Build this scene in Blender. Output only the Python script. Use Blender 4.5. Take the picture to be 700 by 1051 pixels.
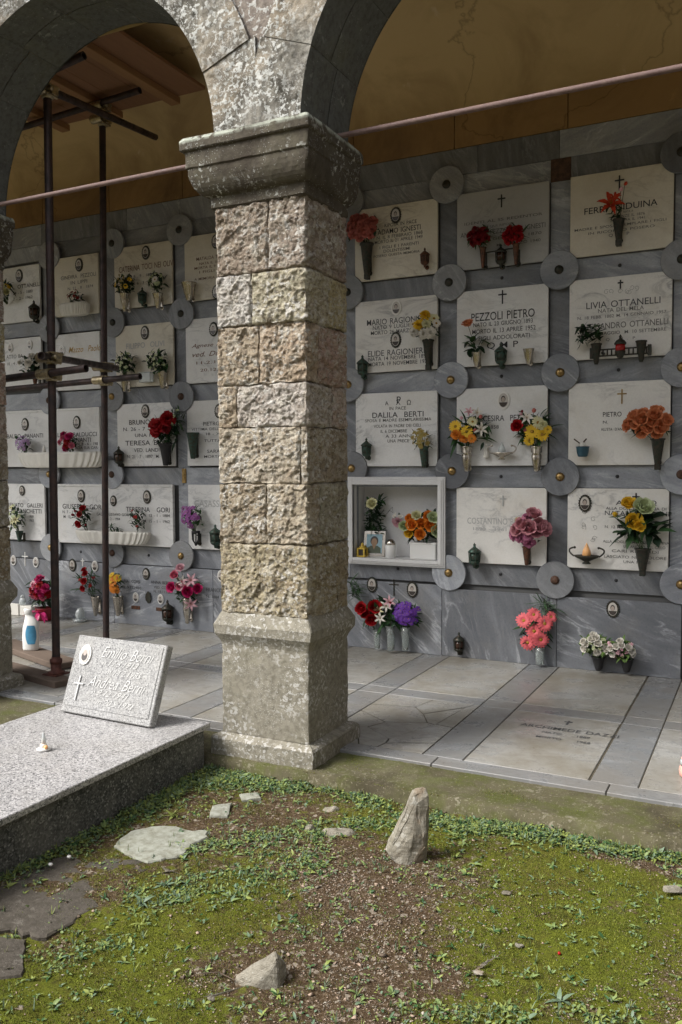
import bpy, bmesh, math, random
from math import sin, cos, pi, radians, sqrt
from mathutils import Vector, Matrix, noise as mnoise
import numpy as np

S = bpy.context.scene
COL = S.collection
for o in list(bpy.data.objects): bpy.data.objects.remove(o)

# ------------------------------------------------------------------ camera
F, YAW, PIT, ROLL = 869.93, 0.4667, -0.0534, -0.0053
CAM = np.array([3.2498, -6.6399, 1.5695])
_w = np.array([-sin(YAW)*cos(PIT), cos(YAW)*cos(PIT), sin(PIT)])
_r0 = np.array([cos(YAW), sin(YAW), 0.0]); _u0 = np.cross(_r0, _w)
_r = _r0*cos(ROLL)+_u0*sin(ROLL); _u = -_r0*sin(ROLL)+_u0*cos(ROLL)
cd = bpy.data.cameras.new('camera'); cam = bpy.data.objects.new('camera', cd); COL.objects.link(cam)
cd.sensor_fit = 'VERTICAL'; cd.sensor_height = 36.0; cd.sensor_width = 24.0
cd.lens = F/1051*36.0; cd.clip_start = 0.05; cd.clip_end = 3000
cam.matrix_world = Matrix(((_r[0], _u[0], -_w[0], CAM[0]), (_r[1], _u[1], -_w[1], CAM[1]), (_r[2], _u[2], -_w[2], CAM[2]), (0, 0, 0, 1)))
S.camera = cam
S.render.resolution_x = 682; S.render.resolution_y = 1024

# ------------------------------------------------------------------ light
SUN_EL, SUN_AZ = radians(46), radians(224)      # azimuth clockwise from +y: behind the camera, to the left
world = bpy.data.worlds.new("World"); S.world = world; world.use_nodes = True
wn = world.node_tree; bg = wn.nodes['Background']
sky = wn.nodes.new('ShaderNodeTexSky'); sky.sky_type = 'NISHITA'; sky.sun_disc = False
sky.sun_elevation = SUN_EL; sky.sun_rotation = SUN_AZ
sky.air_density = 1.0; sky.dust_density = 3.0; sky.ozone_density = 1.0
hsv = wn.nodes.new('ShaderNodeHueSaturation'); hsv.inputs['Saturation'].default_value = 0.30
wn.links.new(sky.outputs[0], hsv.inputs['Color']); wn.links.new(hsv.outputs[0], bg.inputs[0])
bg.inputs[1].default_value = 0.135
sl = bpy.data.lights.new('sun', 'SUN'); sl.energy = 2.1; sl.angle = radians(22); sl.color = (1.0, 0.96, 0.90)
so = bpy.data.objects.new('sun', sl); COL.objects.link(so)
sd = Vector((sin(SUN_AZ)*cos(SUN_EL), cos(SUN_AZ)*cos(SUN_EL), sin(SUN_EL)))
so.rotation_euler = sd.to_track_quat('Z', 'Y').to_euler(); so.location = (0, -20, 20)
S.view_settings.view_transform = 'Standard'; S.view_settings.look = 'None'
S.view_settings.gamma = 1.0; S.view_settings.use_curve_mapping = False
S.view_settings.exposure = 1.05

# ------------------------------------------------------------------ measuring helpers (photo pixel -> point on a real plane)
def _ray(px, py): return _w + _r*(px-350)/F - _u*(py-525.5)/F
def W(px, py, y=0.0):
    d = _ray(px, py); q = CAM + d*(y-CAM[1])/d[1]; return Vector((q[0], y, q[2]))
def G(px, py, z=0.0):
    d = _ray(px, py); q = CAM + d*(z-CAM[2])/d[2]; return Vector((q[0], q[1], z))
def ppm(P): return F/float((np.array(P)-CAM) @ _w)       # pixels per metre at a point

# ------------------------------------------------------------------ node helpers
class MT:
    def __init__(s, name, rough=0.6, metal=0.0, spec=None):
        s.m = bpy.data.materials.new(name); s.m.use_nodes = True; s.nt = s.m.node_tree
        s.b = s.nt.nodes['Principled BSDF']; s.b.inputs['Roughness'].default_value = rough
        s.b.inputs['Metallic'].default_value = metal
        if spec is not None: s.b.inputs['Specular IOR Level'].default_value = spec
        s._pos = None
    def n(s, t, ins=None, **props):
        nd = s.nt.nodes.new('ShaderNode'+t)
        for k, v in props.items(): setattr(nd, k, v)
        for k, v in (ins or {}).items():
            if v is None: continue
            if isinstance(v, bpy.types.NodeSocket): s.nt.links.new(v, nd.inputs[k])
            else:
                if isinstance(v, tuple) and len(v) == 3 and nd.inputs[k].type == 'RGBA': v = (*v, 1)
                nd.inputs[k].default_value = v
        return nd
    @property
    def pos(s):
        if s._pos is None: s._pos = s.n('NewGeometry').outputs['Position']
        return s._pos
    def scaled(s, sc, rot=(0, 0, 0), vec=None): return s.n('Mapping', {'Vector': vec or s.pos, 'Scale': sc, 'Rotation': rot}).outputs[0]
    def rnd(s): return s.n('ObjectInfo').outputs['Random']
    def noise(s, scale, detail=4, rough=0.55, dist=0.0, vec=None):
        return s.n('TexNoise', {'Vector': vec or s.pos, 'Scale': scale, 'Detail': detail, 'Roughness': rough, 'Distortion': dist}).outputs['Fac']
    def voro(s, scale, vec=None, feature='F1', out='Distance', rnd=1.0):
        return s.n('TexVoronoi', {'Vector': vec or s.pos, 'Scale': scale, 'Randomness': rnd}, feature=feature).outputs[out]
    def ramp(s, fac, pts, interp='LINEAR'):
        nd = s.n('ValToRGB', {'Fac': fac}); cr = nd.color_ramp; cr.interpolation = interp
        while len(cr.elements) < len(pts): cr.elements.new(0.5)
        for e, (p, c) in zip(cr.elements, pts):
            e.position = p; e.color = (c, c, c, 1) if isinstance(c, (int, float)) else (*c, 1)
        return nd.outputs[0]
    def mix(s, fac, a, b, mode='MIX'):
        nd = s.nt.nodes.new('ShaderNodeMix'); nd.data_type = 'RGBA'; nd.blend_type = mode
        for k, v in ((0, fac), (6, a), (7, b)):
            if isinstance(v, bpy.types.NodeSocket): s.nt.links.new(v, nd.inputs[k])
            elif k == 0: nd.inputs[0].default_value = v
            else: nd.inputs[k].default_value = (*v, 1) if len(v) == 3 else v
        return nd.outputs[2]
    def math(s, op, a, b=0.0, clamp=False):
        nd = s.nt.nodes.new('ShaderNodeMath'); nd.operation = op; nd.use_clamp = clamp
        for k, v in ((0, a), (1, b)):
            if isinstance(v, bpy.types.NodeSocket): s.nt.links.new(v, nd.inputs[k])
            else: nd.inputs[k].default_value = v
        return nd.outputs[0]
    def col(s, c):
        if isinstance(c, bpy.types.NodeSocket): s.nt.links.new(c, s.b.inputs['Base Color'])
        else: s.b.inputs['Base Color'].default_value = (*c, 1)
        return s
    def rough(s, c): s.nt.links.new(c, s.b.inputs['Roughness']); return s
    def bump(s, h, strength=0.5, dist=0.01):
        nd = s.n('Bump', {'Height': h, 'Strength': strength, 'Distance': dist}); s.nt.links.new(nd.outputs[0], s.b.inputs['Normal']); return s

M = {}
def white_marble(name, c1, c2, vein, stain, vs=3.0, rot=0.6):
    t = MT(name, 0.42)
    off = t.n('VectorMath', {0: t.pos, 1: t.n('CombineXYZ', {'X': t.math('MULTIPLY', t.rnd(), 37.0), 'Z': t.math('MULTIPLY', t.rnd(), 11.0)}).outputs[0]}, operation='ADD').outputs[0]
    v = t.scaled((1, 1, 2.2), (0, rot, 0), off)
    base = t.mix(t.noise(vs, 5, .6, .6, v), c1, c2)
    vn = t.ramp(t.math('ABSOLUTE', t.math('SUBTRACT', t.noise(vs*.8, 6, .62, 1.2, v), .5)), [(0, 1.0), (.018, .35), (.06, 0)])
    vn = t.math('MULTIPLY', vn, t.ramp(t.noise(2.1, 2, .5, 0, off), [(.45, 0), (.7, 1)]))
    base = t.mix(vn, base, vein)
    st = t.ramp(t.noise(1.7, 5, .7, 0, off), [(.5, 0), (.75, .55)])
    base = t.mix(st, base, stain)
    base = t.mix(t.ramp(t.noise(90, 3, .6, 0, off), [(.35, .12), (.6, 0)]), base, tuple(x*.45 for x in c1))
    base = t.mix(t.math('MULTIPLY', t.rnd(), .22), base, tuple(x*.62 for x in c2))
    t.col(base).rough(t.ramp(t.noise(8, 4), [(.3, .32), (.7, .6)])).bump(t.noise(120, 4), .12, .002)
    return t.m
M['white'] = white_marble('white_marble', (.84, .84, .825), (.75, .75, .745), (.42, .43, .44), (.60, .56, .48))
M['cream'] = white_marble('cream_marble', (.78, .735, .62), (.69, .645, .54), (.36, .32, .25), (.50, .42, .29), 2.2, -.7)
M['veined'] = white_marble('veined_marble', (.83, .82, .78), (.72, .705, .67), (.28, .28, .29), (.56, .49, .38), 2.0, .8)
M['palegrey'] = white_marble('pale_grey_marble', (.50, .50, .49), (.42, .42, .415), (.26, .26, .27), (.38, .36, .32))
M['box'] = white_marble('frame_marble', (.76, .76, .75), (.70, .70, .70), (.60, .60, .60), (.68, .67, .65))
def grey_marble(name, dark, mid, light, streak=(7, 1, 1.3), vein=(.55, .57, .6), veinamt=.6):
    t = MT(name, 0.45)
    r = t.rnd()
    off = t.n('VectorMath', {0: t.pos, 1: t.n('CombineXYZ', {'X': t.math('MULTIPLY', r, 53.0), 'Y': t.math('MULTIPLY', r, 23.0), 'Z': t.math('MULTIPLY', r, 31.0)}).outputs[0]}, operation='ADD').outputs[0]
    rot = t.n('CombineXYZ', {'Y': t.math('ADD', t.math('MULTIPLY', r, 1.9), .15), 'Z': t.math('MULTIPLY', r, .9)}).outputs[0]
    mp = t.n('Mapping', {'Vector': t.n('Mapping', {'Vector': off, 'Rotation': rot}).outputs[0], 'Scale': streak}).outputs[0]
    ns = t.noise(1.6, 6, .65, .5, mp)
    base = t.ramp(ns, [(.25, dark), (.5, mid), (.72, light)])
    vn = t.ramp(t.math('ABSOLUTE', t.math('SUBTRACT', t.noise(1.1, 6, .6, 1.0, mp), .52)), [(0, veinamt), (.012, veinamt*.4), (.04, 0)])
    vn = t.math('MULTIPLY', vn, t.ramp(t.noise(3, 2, .5, 0, off), [(.42, 0), (.65, 1)]))
    base = t.mix(vn, base, vein)
    base = t.mix(t.ramp(t.noise(2.3, 5, .7, 0, off), [(.5, 0), (.8, .5)]), base, (.30, .285, .25))
    base = t.mix(t.ramp(t.noise(70, 3, .6), [(.3, .25), (.5, 0)]), base, tuple(x*.5 for x in dark))
    br = t.math('ADD', t.math('MULTIPLY', t.math('FRACT', t.math('MULTIPLY', r, 7.31)), .75), .62)
    base = t.mix(1.0, base, t.n('CombineXYZ', {'X': br, 'Y': br, 'Z': br}).outputs[0], 'MULTIPLY')
    t.col(base).rough(t.ramp(t.noise(6, 4), [(.3, .35), (.7, .65)])).bump(t.noise(80, 4), .15, .002)
    return t.m
M['grey'] = grey_marble('grey_marble', (.155, .165, .19), (.235, .25, .275), (.36, .375, .40))
M['greydisc'] = grey_marble('grey_disc_marble', (.20, .21, .225), (.26, .27, .285), (.36, .37, .385), (6, 1, 1.6))
M['greybase'] = grey_marble('grey_base_marble', (.125, .135, .155), (.18, .19, .21), (.27, .285, .31), (5, 1, 1.0), (.55, .57, .6), .8)
def floor_marble(name, c1, c2, vein, dirt):
    t = MT(name, 0.5)
    r = t.rnd(); off = t.n('VectorMath', {0: t.pos, 1: t.n('CombineXYZ', {'X': t.math('MULTIPLY', r, 17.0), 'Y': t.math('MULTIPLY', r, 41.0)}).outputs[0]}, operation='ADD').outputs[0]
    mp = t.scaled((1, 3, 1), (0, 0, .8), off)
    base = t.mix(t.noise(2.2, 6, .62, .6, mp), c1, c2)
    base = t.mix(t.ramp(t.math('ABSOLUTE', t.math('SUBTRACT', t.noise(1.6, 6, .6, 1.0, mp), .5)), [(0, .5), (.03, 0)]), base, vein)
    base = t.mix(t.ramp(t.noise(1.5, 7, .75), [(.38, 0), (.62, .85)]), base, dirt)
    base = t.mix(t.ramp(t.noise(38, 5, .7), [(.6, 0), (.68, .7)]), base, tuple(x*.35 for x in dirt))
    t.col(base).rough(t.ramp(t.noise(3, 6, .7), [(.35, .14), (.65, .55)])).bump(t.noise(60, 6, .7), .25, .003)
    return t.m
M['fwhite'] = floor_marble('floor_white_marble', (.41, .41, .395), (.29, .29, .28), (.15, .15, .155), (.20, .18, .14))
M['fgrey'] = floor_marble('floor_grey_marble', (.23, .24, .25), (.165, .175, .185), (.36, .37, .38), (.19, .18, .165))
t = MT('floor_mortar', .9); t.col(t.mix(t.noise(20), (.05, .043, .028), (.095, .082, .055))); M['mortar'] = t.m
t = MT('dark_grey_backing', .9); t.col((.12, .12, .12)); M['backing'] = t.m  # one even dark grey behind the marble bands

def lichen_stone(name, c1, c2, lichen=(.62, .62, .58), amt=.5, sc=26, use_attr=False, stain=(.10, .085, .065), bstr=.6, green=.25, bd=.01):
    t = MT(name, .9, spec=.2)
    a = t.mix(t.noise(5, 6, .65), c1, c2)
    if use_attr:
        at = t.n('Attribute', attribute_name='blockcol').outputs['Color']
        a = t.mix(t.ramp(t.noise(2.5, 4, .6), [(.3, .6), (.7, .9)]), a, at)
    a = t.mix(t.ramp(t.noise(30, 5, .7), [(.36, .62), (.56, 0)]), a, stain)
    if use_attr:
        a = t.mix(t.ramp(t.noise(13, 6, .7, .4), [(.50, 0), (.62, .6)]), a, (.56, .53, .45)); a = t.mix(t.ramp(t.noise(8, 5, .65, .3), [(.56, 0), (.68, .5)]), a, (.24, .18, .12)); a = t.mix(t.ramp(t.noise(60, 6, .8), [(.34, .75), (.47, 0)]), a, (.12, .085, .06))
    a = t.mix(t.ramp(t.noise(9, 5, .7), [(.52, 0), (.72, .5)]), a, tuple(x*1.35 for x in c2))
    a = t.mix(t.ramp(t.noise(3.3, 5, .7), [(.5, 0), (.75, green)]), a, (.17, .17, .09))
    l1 = t.ramp(t.noise(sc, 3, .6, .3), [(.60-.12*amt, 0), (.63-.12*amt, 1)])
    l1 = t.math('MULTIPLY', l1, t.ramp(t.noise(3.7, 4, .6), [(.52-.28*amt, 0), (.62-.2*amt, 1)]))
    l2 = t.ramp(t.voro(sc*2.3), [(.12+.16*amt, 1), (.16+.2*amt, 0)])
    l2 = t.math('MULTIPLY', l2, t.ramp(t.noise(7, 3), [(.5-.1*amt, 0), (.56, 1)]))
    l = t.math('MAXIMUM', l1, l2)
    if name.startswith('arch_face'):
        l = t.math('MULTIPLY', l, t.ramp(t.noise(2.6, 4, .6, .5), [(.36, .12), (.58, 1)]))
        a = t.mix(t.ramp(t.noise(3.4, 6, .7, .8, t.scaled((1.6, 1, .7))), [(.42, 0), (.60, .9)]), a, (.065, .060, .050))
        a = t.mix(t.ramp(t.noise(1.9, 4, .6), [(.5, 0), (.62, .6)]), a, (.36, .30, .22))
    a = t.mix(t.math('MULTIPLY', l, .82), a, t.mix(t.noise(40), lichen, tuple(x*.75 for x in lichen)))
    if name.startswith('capital'):
        zz = t.n('SeparateXYZ', {'Vector': t.pos}).outputs['Z']
        tl_ = t.math('MULTIPLY', t.ramp(t.math('SUBTRACT', zz, 3.0), [(.285, 0), (.30, 1)]), t.ramp(t.noise(16, 5, .7), [(.40, 0), (.5, .8)])); a = t.mix(tl_, a, (.42, .45, .38))
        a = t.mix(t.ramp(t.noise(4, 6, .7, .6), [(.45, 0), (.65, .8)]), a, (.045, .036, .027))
    if name.startswith('mossy'):
        a = t.mix(t.ramp(t.noise(5, 7, .75), [(.45, 0), (.6, .8)]), a, (.075, .085, .02)); a = t.mix(t.ramp(t.noise(2.2, 5, .7), [(.52, 0), (.64, .8)]), a, (.05, .042, .026)); a = t.mix(t.ramp(t.noise(80, 4, .7), [(.58, 0), (.66, .8)]), a, (.24, .215, .16))
    if name.startswith('rock'):
        a = t.mix(t.ramp(t.noise(2.0, 6, .7, .3, t.scaled((4, 4, 30), (.5, .7, 0))), [(.40, .7), (.58, 0)]), a, (.13, .115, .085)); a = t.mix(t.ramp(t.noise(11, 4), [(.55, 0), (.7, .6)]), a, (.22, .15, .09))
    h = t.math('ADD', t.math('MULTIPLY', t.noise(45, 8, .7), 1.0), t.math('MULTIPLY', l, .15))
    t.col(a).bump(h, bstr, bd)
    return t.m
M['rubble'] = lichen_stone('rough_pillar_stone', (.47, .41, .31), (.33, .285, .215), (.64, .62, .57), .42, 34, True, (.15, .115, .085), 1.0, .0, .02)
M['pedestal'] = lichen_stone('pedestal_sandstone', (.30, .28, .23), (.21, .195, .155), (.54, .53, .50), .42, 46, stain=(.11, .10, .075), bstr=.35)
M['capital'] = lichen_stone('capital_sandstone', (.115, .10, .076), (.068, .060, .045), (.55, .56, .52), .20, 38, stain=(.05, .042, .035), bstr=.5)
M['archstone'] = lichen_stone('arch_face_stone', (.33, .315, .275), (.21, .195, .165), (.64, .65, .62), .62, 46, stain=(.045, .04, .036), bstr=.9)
M['soffit'] = lichen_stone('shaded_soffit_stone', (.135, .14, .13), (.10, .105, .10), (.26, .27, .25), .05, 22, stain=(.06, .055, .05), bstr=.3)  # arch face stone without lichen, base darkened to paint in the soffit's shade
M['infill'] = lichen_stone('spandrel_masonry', (.30, .26, .22), (.20, .17, .145), (.60, .60, .57), .45, 26, stain=(.07, .055, .05), bstr=.9)
M['rock'] = lichen_stone('rock', (.33, .305, .25), (.24, .225, .19), (.46, .45, .40), .15, 30, stain=(.20, .18, .14), bstr=.6)
M['flatrock'] = lichen_stone('flat_light_stone', (.33, .34, .29), (.27, .28, .24), (.40, .41, .36), .2, 30, stain=(.15, .14, .10), bstr=.35)
M['darkrock'] = lichen_stone('flat_dark_stone', (.10, .088, .072), (.075, .065, .055), (.19, .175, .15), .1, 30, stain=(.045, .04, .03), bstr=.7)
M['concrete'] = lichen_stone('mossy_concrete', (.115, .100, .062), (.075, .070, .038), (.25, .23, .17), .15, 34, stain=(.085, .08, .045), bstr=.5, green=.75)

def plaster(name, c1, c2, dark, light):
    t = MT(name, .95, spec=.1)
    a = t.mix(t.noise(1.3, 5, .6, .4), c1, c2)
    a = t.mix(t.ramp(t.noise(.9, 6, .65, .8), [(.44, 0), (.66, .8)]), a, dark)
    a = t.mix(t.ramp(t.noise(2.6, 7, .72, .5), [(.62, 0), (.66, .35), (.8, .5)]), a, light)
    cr = t.ramp(t.voro(.45, t.n('VectorMath', {0: t.pos, 1: t.n('TexNoise', {'Vector': t.pos, 'Scale': 2.0, 'Detail': 5.0}).outputs['Color']}, operation='ADD').outputs[0], 'DISTANCE_TO_EDGE'), [(0, .45), (.002, .3), (.005, 0)])
    a = t.mix(cr, a, tuple(x*.4 for x in dark))
    t.col(a).bump(t.noise(18, 6, .6), .25, .01)
    return t.m
M['ceiling'] = plaster('ochre_ceiling_plaster', (.64, .49, .275), (.56, .41, .21), (.36, .25, .13), (.70, .60, .42))
M['frieze'] = plaster('orange_frieze_plaster', (.40, .255, .12), (.33, .205, .09), (.16, .10, .055), (.52, .34, .14))

def metal(name, c1, c2, rough=.5, met=1.0, sc=30, b=.2):
    t = MT(name, rough, met); t.col(t.mix(t.ramp(t.noise(sc, 5, .65), [(.4, 0), (.6, 1)]), c1, c2)).bump(t.noise(sc*2, 3), b, .002)
    t.rough(t.ramp(t.noise(sc, 3), [(.3, rough*.7), (.7, min(1, rough*1.3))])); return t.m
M['tube'] = metal('rusty_scaffold_tube', (.060, .036, .033), (.035, .028, .028), .55, .35, 14)
M['coupler'] = metal('zinc_coupler', (.50, .42, .26), (.28, .24, .17), .42, .8, 40)
M['rod'] = metal('painted_tie_rod', (.12, .07, .062), (.17, .115, .10), .85, .0, 25)
M['redmetal'] = metal('red_rust_plate', (.13, .045, .032), (.08, .032, .026), .8, .1, 25)
M['bronze'] = metal('dark_bronze', (.060, .048, .038), (.035, .045, .035), .5, .6, 50)
M['brass'] = metal('brass', (.42, .29, .12), (.26, .17, .07), .4, .9, 50)
M['copper'] = metal('aged_copper', (.17, .075, .045), (.09, .055, .04), .5, .7, 50)
M['silver'] = metal('tarnished_silver', (.58, .54, .48), (.44, .40, .34), .25, 1.0, 12, .05)
M['greenmetal'] = metal('verdigris_metal', (.035, .085, .065), (.05, .05, .035), .55, .3, 50)
M['rustplate'] = metal('rust_patch', (.10, .050, .030), (.06, .035, .025), .9, .0, 30)
def plain(name, c, rough=.6, met=0.0, var=.15, sc=30):
    t = MT(name, rough, met); t.col(t.mix(t.noise(sc, 4), tuple(x*(1-var) for x in c), tuple(min(1, x*(1+var)) for x in c))); return t.m
M['ink'] = plain('black_lettering', (.02, .02, .022), .6)
M['inkgrey'] = plain('faded_lettering', (.13, .128, .12), .7, 0, .5, 12)
M['inkfaint'] = plain('worn_lettering', (.40, .405, .40), .7)
M['inkgold'] = plain('gilt_lettering', (.42, .27, .08), .5, .3)
M['inkbrown'] = plain('brown_lettering', (.15, .075, .04), .6)
M['inkdark'] = plain('slate_lettering', (.055, .058, .063), .6)
M['inkwhite'] = plain('pale_relief_lettering', (.56, .56, .55), .6)
M['ph_bg'] = plain('photo_ceramic', (.52, .49, .45), .25)
M['ph_dark'] = plain('photo_dark', (.07, .06, .055), .25)
M['ph_skin'] = plain('photo_grey_face', (.40, .34, .30), .25)
M['ph_blue'] = plain('photo_blue_background', (.30, .47, .55), .35)
M['ph_green'] = plain('photo_olive_shirt', (.08, .10, .055), .35)
M['ph_tan'] = plain('photo_tan_face', (.36, .22, .12), .35)
M['rimwhite'] = plain('white_ceramic_rim', (.74, .73, .70), .3)
M['plastic'] = plain('white_plastic', (.80, .80, .78), .35, 0, .03)
M['label_blue'] = plain('blue_sticker', (.08, .30, .50), .4, 0, .6, 18)
M['planter'] = plain('white_ceramic', (.72, .70, .64), .45, 0, .08, 12)
M['wax'] = plain('white_wax', (.78, .76, .70), .5)
M['yellowplastic'] = plain('yellow_enamel', (.68, .48, .08), .4)
M['bluepot'] = plain('blue_glazed_clay', (.02, .075, .11), .35)
M['redpot'] = plain('red_plastic', (.24, .02, .025), .4)
M['ribbon'] = plain('pink_ribbon', (.70, .05, .22), .35)
M['flame'] = plain('orange_flame_bulb', (.85, .45, .18), .3)
M['pinkplastic'] = plain('pink_plastic', (.80, .42, .34), .3)
M['darkglass'] = plain('dark_amber_glass', (.05, .022, .012), .15)
M['redglass'] = plain('red_glass', (.35, .015, .015), .15)
t = MT('clear_glass', .08); t.b.inputs['Transmission Weight'].default_value = .85; t.b.inputs['IOR'].default_value = 1.3; t.col((.85, .9, .88)); M['glass'] = t.m
t = MT('milky_glass', .2); t.b.inputs['Transmission Weight'].default_value = .5; t.col((.75, .80, .80)); M['frost'] = t.m
def wood(name, c1, c2, ax=(1, 12, 12)):
    t = MT(name, .85); v = t.scaled(ax)
    a = t.mix(t.noise(3, 6, .65, 1.0, v), c1, c2)
    a = t.mix(t.ramp(t.voro(2.2), [(.04, .8), (.09, 0)]), a, tuple(x*.4 for x in c2))
    t.col(a).bump(t.noise(6, 6, .6, .5, v), .3, .004); return t.m
M['board'] = wood('orange_shuttering_board', (.30, .155, .08), (.20, .10, .055), (12, 1, 12))
M['joist'] = wood('pine_joist', (.36, .20, .09), (.25, .13, .06), (12, 1, 12))
M['plank'] = wood('weathered_plank', (.17, .125, .095), (.09, .065, .05))
def granite(name, pts, sc=140, rough=.35, b=.1):
    t = MT(name, rough)
    a = t.ramp(t.voro(sc, None, 'F1', 'Color'), pts, 'CONSTANT')
    a = t.mix(t.ramp(t.noise(sc*1.4, 2), [(.55, 0), (.62, .7)]), a, pts[0][1])
    a = t.mix(t.ramp(t.noise(3, 6, .7), [(.45, 0), (.75, .35)]), a, (.30, .285, .25))
    t.col(a).bump(t.noise(200, 3), b, .002).rough(t.ramp(t.noise(4, 5), [(.3, rough*.8), (.7, rough*1.6)])); return t.m
M['granite'] = granite('polished_grey_granite', [(0, (.10, .10, .105)), (.22, (.28, .275, .275)), (.45, (.42, .41, .41)), (.7, (.55, .54, .54))], 150, .34)
M['granite_head'] = granite('pale_granite', [(0, (.13, .13, .135)), (.2, (.25, .25, .25)), (.45, (.34, .34, .335)), (.7, (.42, .42, .415))], 170, .5, .4)
M['granite_side'] = granite('dark_rough_granite', [(0, (.035, .037, .035)), (.35, (.075, .078, .074)), (.62, (.13, .13, .125)), (.82, (.24, .24, .23))], 120, .7, .6)

def petal(name, c1, c2, tr=.0):
    t = MT(name, .55, spec=.3); t.col(t.mix(t.noise(55, 3), c1, c2)); t.b.inputs['Subsurface Weight'].default_value = 0.0; return t.m
PC = {'red': ((.42, .008, .012), (.27, .004, .008)), 'darkred': ((.24, .006, .014), (.15, .004, .008)), 'coral': ((.52, .17, .14), (.42, .12, .10)),
      'pink': ((.70, .20, .28), (.58, .11, .20)), 'palepink': ((.76, .50, .54), (.68, .36, .43)), 'hotpink': ((.55, .02, .14), (.40, .01, .10)),
      'mauve': ((.45, .16, .26), (.36, .11, .20)), 'orange': ((.78, .28, .03), (.66, .18, .02)), 'peach': ((.68, .27, .12), (.55, .18, .08)),
      'yellow': ((.82, .56, .04), (.72, .44, .03)), 'cream': ((.74, .72, .46), (.66, .64, .36)), 'white': ((.76, .74, .68), (.66, .62, .54)),
      'purple': ((.17, .05, .38), (.10, .03, .26)), 'violet': ((.36, .12, .36), (.24, .07, .27)), 'lilac': ((.50, .36, .58), (.38, .24, .46)),
      'gerbera': ((.78, .17, .19), (.66, .10, .12)), 'lilyorange': ((.60, .07, .02), (.45, .03, .015)), 'dry': ((.42, .36, .12), (.32, .24, .08)), 'dustypink': ((.52, .24, .27), (.40, .16, .19)),
      'greenwhite': ((.55, .62, .38), (.45, .52, .28))}
for k, (a, b) in PC.items(): M['p_'+k] = petal('petal_'+k, a, b)
M['p_centre'] = petal('flower_centre', (.45, .28, .03), (.25, .12, .02))
def leafm(name, c1, c2): t = MT(name, .5, spec=.3); t.col(t.mix(t.noise(14, 4), c1, c2)); return t.m
M['leaf'] = leafm('leaf_mid', (.045, .11, .035), (.025, .065, .022))
M['leafdark'] = leafm('leaf_dark', (.016, .042, .018), (.010, .026, .012))
M['leaflight'] = leafm('leaf_light', (.12, .20, .045), (.07, .13, .03))
M['leafgrey'] = leafm('leaf_greygreen', (.10, .14, .10), (.06, .09, .06))
M['leafdry'] = leafm('leaf_dry', (.20, .16, .06), (.13, .10, .04))
M['weed'] = leafm('weed_leaf', (.19, .25, .09), (.12, .175, .055))
M['weedgrey'] = leafm('broad_leaf_greygreen', (.15, .21, .13), (.09, .14, .09))
M['stem'] = leafm('stem', (.05, .09, .03), (.03, .05, .02))
M['twig'] = leafm('twig', (.10, .065, .04), (.05, .035, .025))

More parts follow.
